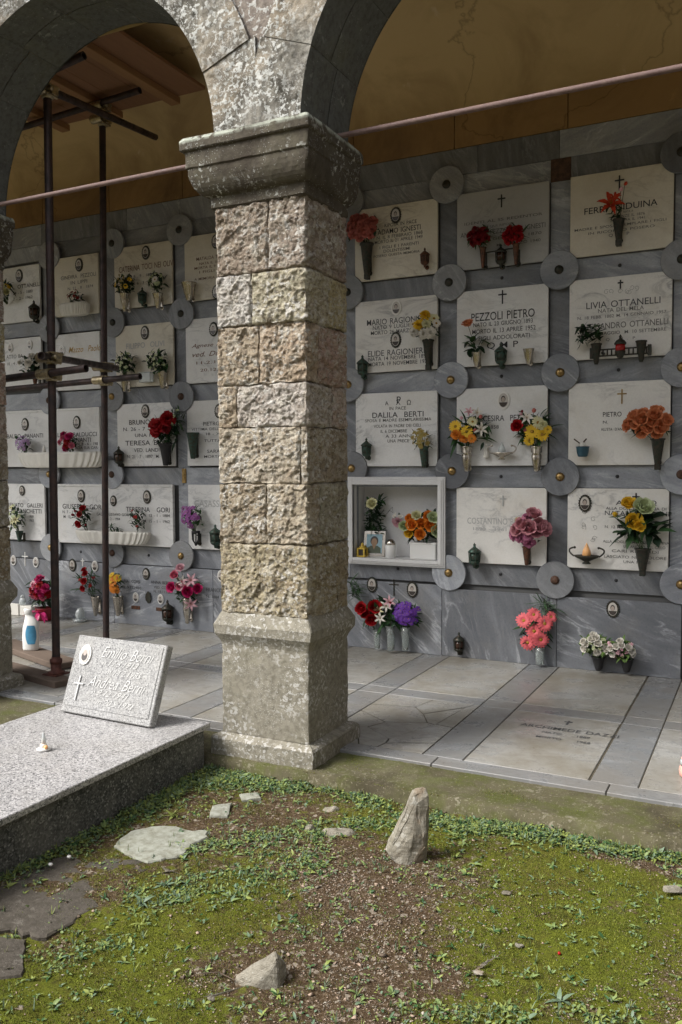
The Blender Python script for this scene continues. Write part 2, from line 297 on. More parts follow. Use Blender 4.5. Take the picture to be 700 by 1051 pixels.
# ------------------------------------------------------------------ mesh helpers
class MB:
    def __init__(s): s.v = []; s.f = []; s.m = []; s.sm = []; s.c = None
    def add(s, vs, fs, mi=0, smooth=False, col=None):
        n = len(s.v); s.v += [tuple(x) for x in vs]
        for f in fs: s.f.append(tuple(i+n for i in f)); s.m.append(mi); s.sm.append(smooth)
        if col is not None:
            if s.c is None: s.c = []
            s.c += [col]*len(vs)
        return n
    def box(s, x0, x1, y0, y1, z0, z1, mi=0):
        s.add([(x0, y0, z0), (x1, y0, z0), (x1, y1, z0), (x0, y1, z0), (x0, y0, z1), (x1, y0, z1), (x1, y1, z1), (x0, y1, z1)],
              [(0, 3, 2, 1), (4, 5, 6, 7), (0, 1, 5, 4), (1, 2, 6, 5), (2, 3, 7, 6), (3, 0, 4, 7)], mi)
    def bbox(s, x0, x1, y0, y1, z0, z1, b=.004, mi=0):      # bevelled box
        bm = bmesh.new(); bmesh.ops.create_cube(bm, size=1)
        for v in bm.verts: v.co = Vector((x0+(v.co.x+.5)*(x1-x0), y0+(v.co.y+.5)*(y1-y0), z0+(v.co.z+.5)*(z1-z0)))
        bmesh.ops.bevel(bm, geom=list(bm.edges), offset=b, segments=1, affect='EDGES')
        bm.verts.index_update(); s.add([v.co for v in bm.verts], [[v.index for v in f.verts] for f in bm.faces], mi); bm.free()
    def tube(s, a, b, r0, r1=None, n=12, mi=0, hollow=0):
        a, b = Vector(a), Vector(b); r1 = r0 if r1 is None else r1
        d = (b-a).normalized(); u = d.orthogonal().normalized(); w = d.cross(u)
        vs = []
        for c, r in ((a, r0), (b, r1)):
            for k in range(n): an = 2*pi*k/n; vs.append(c+u*cos(an)*r+w*sin(an)*r)
        s.add(vs, [(k, (k+1) % n, n+(k+1) % n, n+k) for k in range(n)], mi, True)
        for base, c, rev, rr in ((0, a, True, r0), (n, b, False, r1)):
            ring = vs[base:base+n]
            if hollow:
                inn = [c+(v-c)*hollow for v in ring]; deep = [v+(d*.03 if rev else -d*.03) for v in inn]
                s.add(ring+inn+deep, [((k+1) % n, k, n+k, n+(k+1) % n) if rev else (k, (k+1) % n, n+(k+1) % n, n+k) for k in range(n)] +
                      [(n+(k+1) % n, n+k, 2*n+k, 2*n+(k+1) % n) if rev else (n+k, n+(k+1) % n, 2*n+(k+1) % n, 2*n+k) for k in range(n)]+[tuple(range(2*n, 3*n))], mi)
            else: s.add(ring, [tuple(reversed(range(n))) if rev else tuple(range(n))], mi)
    def path(s, pts, r, n=8, mi=0):
        for a, b in zip(pts, pts[1:]): s.tube(a, b, r, r, n, mi)
    def lathe(s, prof, org=(0, 0, 0), axis='Z', n=20, mi=0, flute=0, famp=.1, smooth=True):
        org = Vector(org); vs = []; m = len(prof)
        for r, h in prof:
            for k in range(n):
                an = 2*pi*k/n; rr = r*(1+famp*(cos(flute*an)) if flute else 1)
                p = Vector((rr*cos(an), rr*sin(an), h)) if axis == 'Z' else Vector((rr*cos(an), -h, rr*sin(an)))
                vs.append(org+p)
        fs = []
        for j in range(m-1):
            for k in range(n):
                q = (j*n+k, j*n+(k+1) % n, (j+1)*n+(k+1) % n, (j+1)*n+k)
                fs.append(q)
        if prof[0][0] > 1e-5: fs.append(tuple(reversed(range(n))))
        if prof[-1][0] > 1e-5: fs.append(tuple(range((m-1)*n, m*n)))
        s.add(vs, fs, mi, smooth)
    def ball(s, c, rx, ry=None, rz=None, n=10, mi=0):
        ry = ry or rx; rz = rz or rx; c = Vector(c)
        prof = [(sin(pi*j/6), -cos(pi*j/6)) for j in range(7)]; vs = []
        for r, h in prof:
            for k in range(n): an = 2*pi*k/n; vs.append(c+Vector((rx*r*cos(an), ry*r*sin(an), rz*h)))
        s.add(vs, [(j*n+k, j*n+(k+1) % n, (j+1)*n+(k+1) % n, (j+1)*n+k) for j in range(6) for k in range(n)], mi, True)
    def ellipse(s, c, rx, rz, y, mi=0, n=24, dy=.004):      # solid oval facing -y, front at y
        cx, cz = c; vs = []
        for yy in (y, y+dy):
            for k in range(n): an = 2*pi*k/n; vs.append((cx+rx*cos(an), yy, cz+rz*sin(an)))
        s.add(vs, [tuple(range(n))]+[((k+1) % n, k, n+k, n+(k+1) % n) for k in range(n)], mi)
    def leaf(s, base, d, up, L, Wd, mi=0, bend=.3, kind='pointed'):
        base = Vector(base); d = Vector(d).normalized(); side = d.cross(Vector(up))
        if side.length < 1e-4: side = d.orthogonal()
        side.normalize(); nn = side.cross(d)
        ws = {'pointed': (.25, .9, 1, .55, 0), 'round': (.2, .85, 1.0, .85, .25), 'strap': (.7, 1, .9, .7, 0)}[kind]
        vs = []
        for j, wj in enumerate(ws):
            t = j/4; c = base+d*(L*t)-nn*(bend*L*t*t)
            vs += [c-side*(wj*Wd/2)+nn*(.12*Wd*wj), c, c+side*(wj*Wd/2)+nn*(.12*Wd*wj)]
        fs = []
        for j in range(4): a = j*3; fs += [(a, a+1, a+4, a+3), (a+1, a+2, a+5, a+4)]
        s.add(vs, fs, mi, True)
    def mesh(s, name, mats):
        me = bpy.data.meshes.new(name); me.from_pydata(s.v, [], s.f)
        for m in (mats if isinstance(mats, (list, tuple)) else [mats]): me.materials.append(M[m] if isinstance(m, str) else m)
        me.polygons.foreach_set('material_index', s.m); me.polygons.foreach_set('use_smooth', s.sm)
        if s.c is not None and len(s.c) == len(s.v):
            at = me.color_attributes.new('blockcol', 'FLOAT_COLOR', 'POINT')
            at.data.foreach_set('color', np.array([(*c, 1) for c in s.c], dtype=np.float32).ravel())
        me.update(); return me
    def build(s, name, mats, parent=None, loc=(0, 0, 0)):
        return link(name, s.mesh(name, mats), parent, loc)
def link(name, me, parent=None, loc=(0, 0, 0)):
    o = bpy.data.objects.new(name, me); COL.objects.link(o); o.location = loc
    if parent: o.parent = parent
    return o
def tag(o, label=None, cat=None, group=None, kind=None):
    if label: o['label'] = label
    if cat: o['category'] = cat
    if group: o['group'] = group
    if kind: o['kind'] = kind
    return o
def thing(name, loc, label, cat, group=None, kind=None):
    o = bpy.data.objects.new(name, None); o.empty_display_size = .1; COL.objects.link(o); o.location = loc
    return tag(o, label, cat, group, kind)
def copytree(o, loc, label):
    r = o.copy(); COL.objects.link(r); r.location = loc; r['label'] = label
    for c in list(o.children):
        k = c.copy(); COL.objects.link(k); k.parent = r
        for g in list(c.children): q = g.copy(); COL.objects.link(q); q.parent = k
    return r
def vn(p, sc, seed=0.0):
    q = Vector(p)*sc+Vector((seed, seed*1.7, -seed)); return mnoise.noise_vector(q)
def chip(p, sc, seed):
    # fractured stone: each Voronoi cell is a small tilted facet
    q = Vector((p.x*sc+seed, p.y*sc-seed, p.z*sc*1.15+seed*2)); q += mnoise.noise_vector(q*.6)*.35
    c = mnoise.voronoi(q)[1][0]; t1 = mnoise.noise_vector(c*5.3+Vector((7, 3, 1))); t2 = mnoise.noise(c*3.7)
    return max(-1.2, min(1.2, (q-c).dot(t1)*1.5+t2*.9))
def grid_hexa(mb, P, res, amp, bulge, seed, col=None, rnd=.03, mi=0, faces='all', mif=None, fold=0.0):
    """hexahedron P[8] (bottom 4 ccw, top 4 ccw) as rough stone: six gridded faces, position-consistent displacement"""
    P = [Vector(p) for p in P]; cen = sum(P, Vector())/8
    F6 = {'front': (0, 1, 5, 4), 'right': (1, 2, 6, 5), 'back': (2, 3, 7, 6), 'left': (3, 0, 4, 7), 'top': (4, 5, 6, 7), 'bottom': (3, 2, 1, 0)}
    for fn, (a, b, c, d) in F6.items():
        A, B, C_, D = P[a], P[b], P[c], P[d]
        lu = (B-A).length; lv = (D-A).length; rs = res if fn in ('front', 'right', 'left', 'back') else res*2.5
        nu = max(2, int(lu/rs)); nv = max(2, int(lv/rs))
        nrm = (B-A).cross(D-A).normalized()
        vs = []
        for j in range(nv+1):
            for i in range(nu+1):
                u, v = i/nu, j/nv
                p = (A*(1-u)+B*u)*(1-v)+(D*(1-u)+C_*u)*v
                e = min(min(u, 1-u)*lu, min(v, 1-v)*lv); k = min(1, e/rnd); k = k*(2-k)
                q = p*1.0
                ch = chip(p, 9, seed+2)*.7+chip(p, 19, seed)*.6+chip(p, 42, seed+5)*.4
                d3 = vn(p, 7, seed)*.35+vn(p, 19, seed)*.45+vn(p, 42, seed)*.5+vn(p, 80, seed)*.4
                rq = Vector((p.x*26+p.y*26+p.z*14, p.y*8-p.x*6, p.z*22-p.x*12))+Vector((seed, 0, 0))
                ridg = (1-abs(mnoise.noise(rq))*2.6)+.6*(1-abs(mnoise.noise(rq*2.1))*2.6)
                p = p+nrm*(bulge*k+amp*k*(d3.x*.45+ch+.12*ridg*fold))+d3*amp*.35+(vn(p, 16, 2.0)+vn(p, 5, 4.0)*.6)*.0055
                p = p-(q-cen).normalized()*(.002 if e < 1e-6 else 0)
                vs.append(p)
        w = nu+1
        m_ = mi if mif is None else mif.get(fn, mi)
        mb.add(vs, [(j*w+i, j*w+i+1, (j+1)*w+i+1, (j+1)*w+i) for j in range(nv) for i in range(nu)], m_, True, col)
def hexa(x0, x1, y0, y1, z0, z1): return [(x0, y0, z0), (x1, y0, z0), (x1, y1, z0), (x0, y1, z0), (x0, y0, z1), (x1, y0, z1), (x1, y1, z1), (x0, y1, z1)]
def square_loft(mb, x0, x1, y0, y1, prof, nseg=36, amp=.003, seed=1.0, sub=.012, fac=(1, 1, 1, 1)):
    """profile (overhang, z) swept round a rectangle, with worn edges"""
    pr = []
    for (a, za), (b, zb) in zip(prof, prof[1:]):
        n = max(1, int(sqrt((a-b)**2+(za-zb)**2)/sub))
        for k in range(n): t = k/n; pr.append((a+(b-a)*t, za+(zb-za)*t))
    pr.append(prof[-1]); ring = 4*nseg; vs = []
    for o, z in pr:
        X0, X1, Y0, Y1 = x0-o*fac[0], x1+o*fac[1], y0-o*fac[2], y1+o*fac[3]
        cs = [(X0, Y0), (X1, Y0), (X1, Y1), (X0, Y1)]
        for k in range(4):
            a, b = cs[k], cs[(k+1) % 4]
            for i in range(nseg):
                t = i/nseg; p = Vector((a[0]+(b[0]-a[0])*t, a[1]+(b[1]-a[1])*t, z))
                d = vn(p, 12, seed)*1.0+vn(p, 35, seed)*.6
                cr = amp*(1.8 if (i == 0) else 1)
                if i == 0: p = p-Vector((p.x-(x0+x1)/2, p.y-(y0+y1)/2, 0)).normalized()*(.003+.005*abs(d.y))
                vs.append(p+d*cr)
    fs = [(j*ring+k, j*ring+(k+1) % ring, (j+1)*ring+(k+1) % ring, (j+1)*ring+k) for j in range(len(pr)-1) for k in range(ring)]
    fs += [tuple(reversed(range(ring))), tuple(range((len(pr)-1)*ring, len(pr)*ring))]
    mb.add(vs, fs, 0, False)

# ------------------------------------------------------------------ ground
rng = random.Random(5); nr = np.random.RandomState(7)
GZ = -0.085
BLOB = []   # (kind, x, y, rx, ry, weight)
def blob(kind, px, py, rx, ry, w=1.0): g = G(px, py, GZ); BLOB.append((kind, g.x, g.y, rx, ry, w))
for a in [('gravel', 400, 945, .32, .38, .95), ('gravel', 350, 1035, .26, .3, .8), ('gravel', 460, 900, .22, .14, .7), ('gravel', 688, 1010, .10, .28, .75), ('gravel', 600, 866, .10, .06, .8), ('gravel', 655, 886, .22, .05, 1.0),
          ('gravel', 215, 1000, .12, .1, .9), ('gravel', 345, 905, .22, .2, .7), ('gravel', 600, 1040, .2, .12, .5), ('soil', 360, 880, .35, .22, .8), ('soil', 240, 850, .35, .22, .8), ('soil', 230, 960, .3, .2, .7), ('soil', 300, 830, .3, .12, .7), ('soil', 60, 975, .3, .12, .8), ('soil', 40, 910, .45, .25, .9), ('moss', 120, 960, .5, .25, .6), ('moss', 20, 1040, .4, .25, .8), ('moss', 640, 1000, .4, .4, .6), ('soil', 510, 870, .2, .1, .6), ('soil', 640, 930, .16, .12, .5),
          ('soil', 420, 1020, .3, .3, .8),
          ('moss', 590, 930, .6, .5, 1.1), ('moss', 575, 1025, .5, .35, 1.1), ('moss', 420, 1048, .2, .1, .6), ('moss', 240, 925, .3, .25, .9), ('moss', 80, 1020, .5, .2, 1.), ('moss', 170, 985, .35, .2, .7), ('moss', 350, 850, .3, .15, .5), ('moss', 430, 850, .3, .12, .5)]: blob(*a)
def field(kind, x, y):
    s = 0
    for k, bx, by, rx, ry, w in BLOB:
        if k == kind: s = s+w*np.exp(-(((x-bx)/rx)**2+((y-by)/ry)**2))
    return s
def axis(lo, hi, step, far, grow=1.35):
    a = list(np.arange(lo, hi+1e-6, step)); s = step; x = hi
    while x < far: s *= grow; x += s; a.append(x)
    s = step; x = lo
    while x > -far: s *= grow; x -= s; a.insert(0, x)
    return np.array(a)
gx, gy = axis(-.9, 3.5, .013, 900), axis(-5.1, -2.72, .013, 900)
XX, YY = np.meshgrid(gx, gy)
def gheight(x, y):
    p = Vector((x, y, 0))
    return .016*mnoise.noise(p*2.3)+.010*mnoise.noise(p*7+Vector((3, 1, 0)))+.006*mnoise.noise(p*24)+.0035*mnoise.noise(p*60)
near = (XX > -1.2) & (XX < 3.9) & (YY > -5.6) & (YY < -2.5)
ZZ = np.full(XX.shape, GZ-.03)
for idx in np.argwhere(near):
    i, j = idx; x, y = XX[i, j], YY[i, j]
    ed = min(1, max(0, (x+1.2)/.3), max(0, (3.9-x)/.3), max(0, (y+5.6)/.3), max(0, (-2.5-y)/.15))
    ZZ[i, j] = (GZ+gheight(x, y))*ed+(GZ-.03)*(1-ed)
me = bpy.data.meshes.new('ground')
nx, ny = len(gx), len(gy)
V = np.stack([XX.ravel(), YY.ravel(), ZZ.ravel()], 1)
I = (np.arange(ny-1)[:, None]*nx+np.arange(nx-1)[None, :]).ravel()
me.vertices.add(len(V)); me.vertices.foreach_set('co', V.astype(np.float32).ravel())
Fq = np.stack([I, I+1, I+nx+1, I+nx], 1)
me.loops.add(Fq.size); me.loops.foreach_set('vertex_index', Fq.ravel().astype(np.int32))
me.polygons.add(len(Fq)); me.polygons.foreach_set('loop_start', (np.arange(len(Fq))*4).astype(np.int32)); me.polygons.foreach_set('loop_total', np.full(len(Fq), 4, np.int32))
me.polygons.foreach_set('use_smooth', np.ones(len(Fq), bool)); me.update(calc_edges=True)
gv, sv, mv = field('gravel', XX, YY).ravel(), field('soil', XX, YY).ravel(), field('moss', XX, YY).ravel()
at = me.color_attributes.new('cover', 'FLOAT_COLOR', 'POINT')
at.data.foreach_set('color', np.stack([np.clip(gv, 0, 1), np.clip(sv, 0, 1), np.clip(mv, 0, 1), np.ones_like(gv)], 1).astype(np.float32).ravel())
t = MT('mossy_earth', .95, spec=.15)
sep = t.n('SeparateColor', {'Color': t.n('Attribute', attribute_name='cover').outputs['Color']})
gr, so_, mo = sep.outputs[0], sep.outputs[1], sep.outputs[2]
n1, n2, n3 = t.noise(6, 7, .7), t.noise(26, 6, .7), t.noise(90, 5, .7)
soil = t.mix(n2, (.042, .026, .013), (.105, .070, .038))
soil = t.mix(t.ramp(n3, [(.50, 0), (.64, .8)]), soil, (.23, .175, .12))
soil = t.mix(t.ramp(t.voro(70, None, 'F1', 'Color'), [(.0, 0), (.80, 0), (.82, .75)], 'CONSTANT'), soil, (.36, .31, .25))
moss = t.mix(n2, (.070, .088, .008), (.160, .180, .018))
moss = t.mix(t.ramp(n1, [(.46, 0), (.68, .75)]), moss, (.115, .095, .022))
moss = t.mix(t.ramp(t.noise(11, 6, .75, .4), [(.55, 0), (.68, .85)]), moss, (.05, .038, .013))
moss = t.mix(t.ramp(n3, [(.3, .7), (.5, 0)]), moss, (.035, .042, .010))
mm = t.math('ADD', t.math('ADD', t.math('MULTIPLY', n1, 1.9), t.math('MULTIPLY', n2, 1.6)), t.math('SUBTRACT', t.math('MULTIPLY', mo, .55), t.math('ADD', t.math('MULTIPLY', gr, .62), t.math('MULTIPLY', so_, .38))))
fac = t.ramp(t.math('MULTIPLY', mm, .5), [(.83, 0), (.97, 1)])
t.col(t.mix(fac, soil, moss)); t.bump(t.math('ADD', t.noise(110, 6, .75), t.math('MULTIPLY', t.noise(40, 4), .6)), .9, .012); M['ground'] = t.m
me.materials.append(M['ground'])
tag(link('ground', me), kind='structure')

def rough_sheet(name, x0, x1, y0, y1, z, th, mat, res=.03, amp=.006, edge=.02, parent=None, kind=None, seed=2.0):
    mb = MB(); nx_, ny_ = int((x1-x0)/res), max(3, int((y1-y0)/res)); vs = []
    for j in range(ny_+1):
        for i in range(nx_+1):
            x, y = x0+(x1-x0)*i/nx_, y0+(y1-y0)*j/ny_
            p = Vector((x, y, 0)); d = mnoise.noise(p*5+Vector((seed, 0, 0)))*.7+mnoise.noise(p*18+Vector((0, seed, 0)))*.5
            yy = y+(edge*(mnoise.noise(Vector((x*4, seed, 0)))+.6*mnoise.noise(Vector((x*17, seed, 0)))) if j == 0 else 0)
            vs.append((x, yy, z+amp*d-(.008 if j == 0 else 0)))
    w = nx_+1; top = len(vs)
    fs = [(j*w+i, j*w+i+1, (j+1)*w+i+1, (j+1)*w+i) for j in range(ny_) for i in range(nx_)]
    vs += [(v[0], v[1]-.004, z-th) for v in vs[:w]]; fs += [(i+1, i, top+i, top+i+1) for i in range(nx_)]
    mb.add(vs, fs, 0, True); o = mb.build(name, mat, parent); 
    return tag(o, kind=kind) if kind else o
rough_sheet('concrete_path', -6, 9, -2.86, -2.49, -.016, .12, 'concrete', .03, .007, .03, kind='structure')

# ------------------------------------------------------------------ arcade floor
DX = .8934
mb = MB(); mb.box(-8.5, 9.5, -2.49, .1, -.12, -.006); fl = mb.build('floor', 'mortar'); tag(fl, kind='structure')
def slab_part(nm, x0, x1, y0, y1, mat, th=.02, top=0.0):
    mb = MB(); mb.bbox(x0, x1, y0, y1, top-th, top, .003); o = mb.build(nm, mat, fl); return o
led = {}
for k in range(-8, 8):
    xs = .70+DX*k; xe = xs+.225
    slab_part('grey_strip', xs, xe, -2.375, -1.335, 'fgrey'); slab_part('grey_strip', xs, xe, -1.33, -1.165, 'fgrey'); slab_part('grey_strip', xs, xe, -1.16, -.025, 'fgrey')
    a, b = xe+.006, xs+DX-.006
    slab_part('grey_strip', a, b, -1.33, -1.165, 'fgrey')
    slab_part('front_strip', xs+.10, xs+.10+DX-.006, -2.505, -2.381, 'fgrey', .05, .002)
    if k == 0:      # crazed slab left of the inscribed one
        pass
    if k not in (0, 1): slab_part('marble_slab', a, b, -2.375, -1.336, 'fwhite')
    if k not in (0, 1): slab_part('marble_slab', a, b, -1.16, -.03, 'fwhite')
# cracked slab: voronoi-like shards
def shards(x0, x1, y0, y1, n, seed, lx=1.0):
    r = random.Random(seed); pts = [(r.uniform(x0, x1), r.uniform(y0, y1)) for _ in range(n)]; polys = []
    for i, p in enumerate(pts):
        poly = [(x0, y0), (x1, y0), (x1, y1), (x0, y1)]
        for j, q in enumerate(pts):
            if i == j: continue
            mx, my = (p[0]+q[0])/2, (p[1]+q[1])/2; nx_, ny_ = q[0]-p[0], q[1]-p[1]; L = sqrt(nx_*nx_+ny_*ny_); nx_, ny_ = nx_/L, ny_/L
            out = []
            for a, b in zip(poly, poly[1:]+poly[:1]):
                da = (a[0]-mx)*nx_+(a[1]-my)*ny_+.0045; db = (b[0]-mx)*nx_+(b[1]-my)*ny_+.0045
                if da <= 0: out.append(a)
                if da*db < 0: tt = da/(da-db); out.append((a[0]+(b[0]-a[0])*tt, a[1]+(b[1]-a[1])*tt))
            poly = out
            if len(poly) < 3: break
        if len(poly) >= 3: polys.append(poly)
    return polys
def prism(mb, poly, z0, z1, mi=0):
    n = len(poly); mb.add([(x, y, z0) for x, y in poly]+[(x, y, z1) for x, y in poly], [tuple(reversed(range(n))), tuple(range(n, 2*n))]+[(k, (k+1) % n, n+(k+1) % n, n+k) for k in range(n)], mi)
mb = MB()
for i, poly in enumerate(shards(.93, 1.587, -2.375, -1.336, 13, 4)): prism(mb, poly, -.02, -.001+.003*math.sin(i*2.3))
cs = mb.build('cracked_marble_slab', 'fwhite', loc=(0, 0, 0)); tag(cs, 'pale marble floor slab cracked into many pieces, beside the stone pillar', 'floor slab', 'marble grave slabs in the arcade floor')

def text_into(mb, s, x0, x1, yc, h, z=None, plane='XZ', mi=0, depth=.0016, shear=0.0, base=0.0, space=1.0, thin=.004):
    """flat letters scaled into the box x0..x1, height h; plane XZ (wall, facing -y at y=base) or XY (floor, facing +z at z=base)"""
    cu = bpy.data.curves.new('t', 'FONT'); cu.body = s; cu.shear = shear; cu.space_word = 1.4; cu.resolution_u = 3; cu.offset = thin
    ob = bpy.data.objects.new('t', cu); me = bpy.data.meshes.new_from_object(ob)
    if len(me.vertices) == 0: return
    xs = [v.co.x for v in me.vertices]; ys = [v.co.y for v in me.vertices]
    ax, bx, ay, by = min(xs), max(xs), min(ys), max(ys); sx = (x1-x0)/max(1e-6, bx-ax); sy = h/max(1e-6, by-ay)
    if len(s.strip()) <= 2: sx = min(sx, sy*1.0)
    vs = []; off = ((x1-x0)-sx*(bx-ax))/2
    for v in me.vertices:
        X = x0+off+(v.co.x-ax)*sx; Y = yc-h/2+(v.co.y-ay)*sy
        vs.append((X, base-depth, Y) if plane == 'XZ' else (X, Y, base+depth))
    mb.add(vs, [tuple(p.vertices) for p in me.polygons], mi)
    bpy.data.objects.remove(ob); bpy.data.meshes.remove(me); bpy.data.curves.remove(cu)
def cross_flat(mb, cx, cz, h, w, th, base, mi=0, plane='XZ', flare=1.0):
    def q(x0, x1, z0, z1):
        if plane == 'XZ': mb.box(x0, x1, base-.004, base-.0005, z0, z1, mi)
        else: mb.box(x0, x1, z0, z1, base-.001, base+.0016, mi)
    q(cx-th/2, cx+th/2, cz-h/2, cz+h/2); zz = cz+h*.18
    q(cx-w/2, cx-th/2, zz-th/2, zz+th/2); q(cx+th/2, cx+w/2, zz-th/2, zz+th/2)
def ledger(x0, x1, y0, y1, label, lines, cross=None, inkm='inkgrey', mat='fwhite'):
    t_ = thing('ledger_slab', ((x0+x1)/2, (y0+y1)/2, 0), label, 'floor slab', 'marble grave slabs in the arcade floor')
    lx, ly = t_.location.x, t_.location.y
    mb = MB(); mb.bbox(x0-lx, x1-lx, y0-ly, y1-ly, -.02, .0, .003); mb.build('slab', mat, t_)
    mb = MB()
    for s, a, b, yc, h in lines: text_into(mb, s, a-lx, b-lx, yc-ly, h, plane='XY', base=.0004)
    if cross: cross_flat(mb, cross[0]-lx, cross[1]-ly, cross[2], cross[2]*.6, .012, .0008, plane='XY')
    if mb.v: mb.build('inscription', inkm, t_)
    return t_
def gx_(px, py): g = G(px, py, 0); return g.x, g.y
def fl_line(s, xl, yl, xr, yr, h): a, b = gx_(xl, yl), gx_(xr, yr); return (s, a[0], b[0], (a[1]+b[1])/2, h)
cx_, cy_ = gx_(583, 742)
ledger(1.825, 2.475, -2.375, -1.336, 'pale marble floor slab with a cross and three inscribed lines, at the grass edge',
       [fl_line('ARCHIMEDE DAZZI', 535, 743, 635, 757, .055), fl_line('NATO     1889', 556, 752, 606, 757, .036), fl_line('MORTO     1968', 550, 756, 606, 763, .036)], (cx_, cy_, .08), 'inkdark')
ledger(.93, 1.587, -1.16, -.03, 'stained marble floor slab with worn inscription, against the base wall under the green lantern',
       [fl_line('MARIA ANTONIETTA', 475, 694, 520, 700, .04), fl_line('NATA NEL 1830', 466, 699, 510, 704, .035), fl_line('MORTA NEL 1901', 456, 703, 500, 708, .035)], None, 'inkfaint')
ledger(1.825, 2.475, -1.16, -.03, 'brown stained blank marble floor slab in front of the white rose pots', [], None, 'inkfaint')

# ------------------------------------------------------------------ roof, ceiling, shell of the arcade
XL, XR = -8.5, 9.5
hall = thing('arcade_building', (0.5, -1.2, 0), 'ochre plastered vault and roof over the cemetery arcade', 'building'); HL = Vector((.5, -1.2, 0))
mb = MB(); N = 40; y0, y1 = -2.25, -.0
vs = []; xs_ = np.linspace(XL, XR, 90)
for i, x in enumerate(xs_):
    for j in range(N+1):
        tt = j/N; a = pi*tt; y = (y0+y1)/2-cos(a)*(y1-y0)/2; z = 4.385+.76*sin(a)
        vs.append((x-HL.x, y-HL.y, z+.006*mnoise.noise(Vector((x, y, z))*2)))
mb.add(vs, [(i*(N+1)+j, (i+1)*(N+1)+j, (i+1)*(N+1)+j+1, i*(N+1)+j+1) for i in range(89) for j in range(N)], 0, True)
mb.build('ceiling', 'ceiling', hall)
mb = MB(); mb.box(XL-HL.x, XR-HL.x, -3.3-HL.y, .6-HL.y, 5.75, 5.95); mb.build('roof', 'infill', hall)
mb = MB(); mb.box(XL-HL.x, XR-HL.x, .30-HL.y, .4-HL.y, -.1, 5.75)
mb.box(XL-.3-HL.x, XL-HL.x, -2.3-HL.y, .4-HL.y, -.1, 5.75); mb.box(XR-HL.x, XR+.3-HL.x, -2.3-HL.y, .4-HL.y, -.1, 5.75); mb.build('rear_wall', 'infill', hall)
mb = MB()
for i in range(-9, 11):       # orange plaster frieze above the marble, in drops with hairline joints
    a = i*.90+.05; mb.bbox(a-HL.x, a+.893-HL.x, -.012-HL.y, .055-HL.y, 4.115, 4.388, .002)
mb.build('frieze', 'frieze', hall)

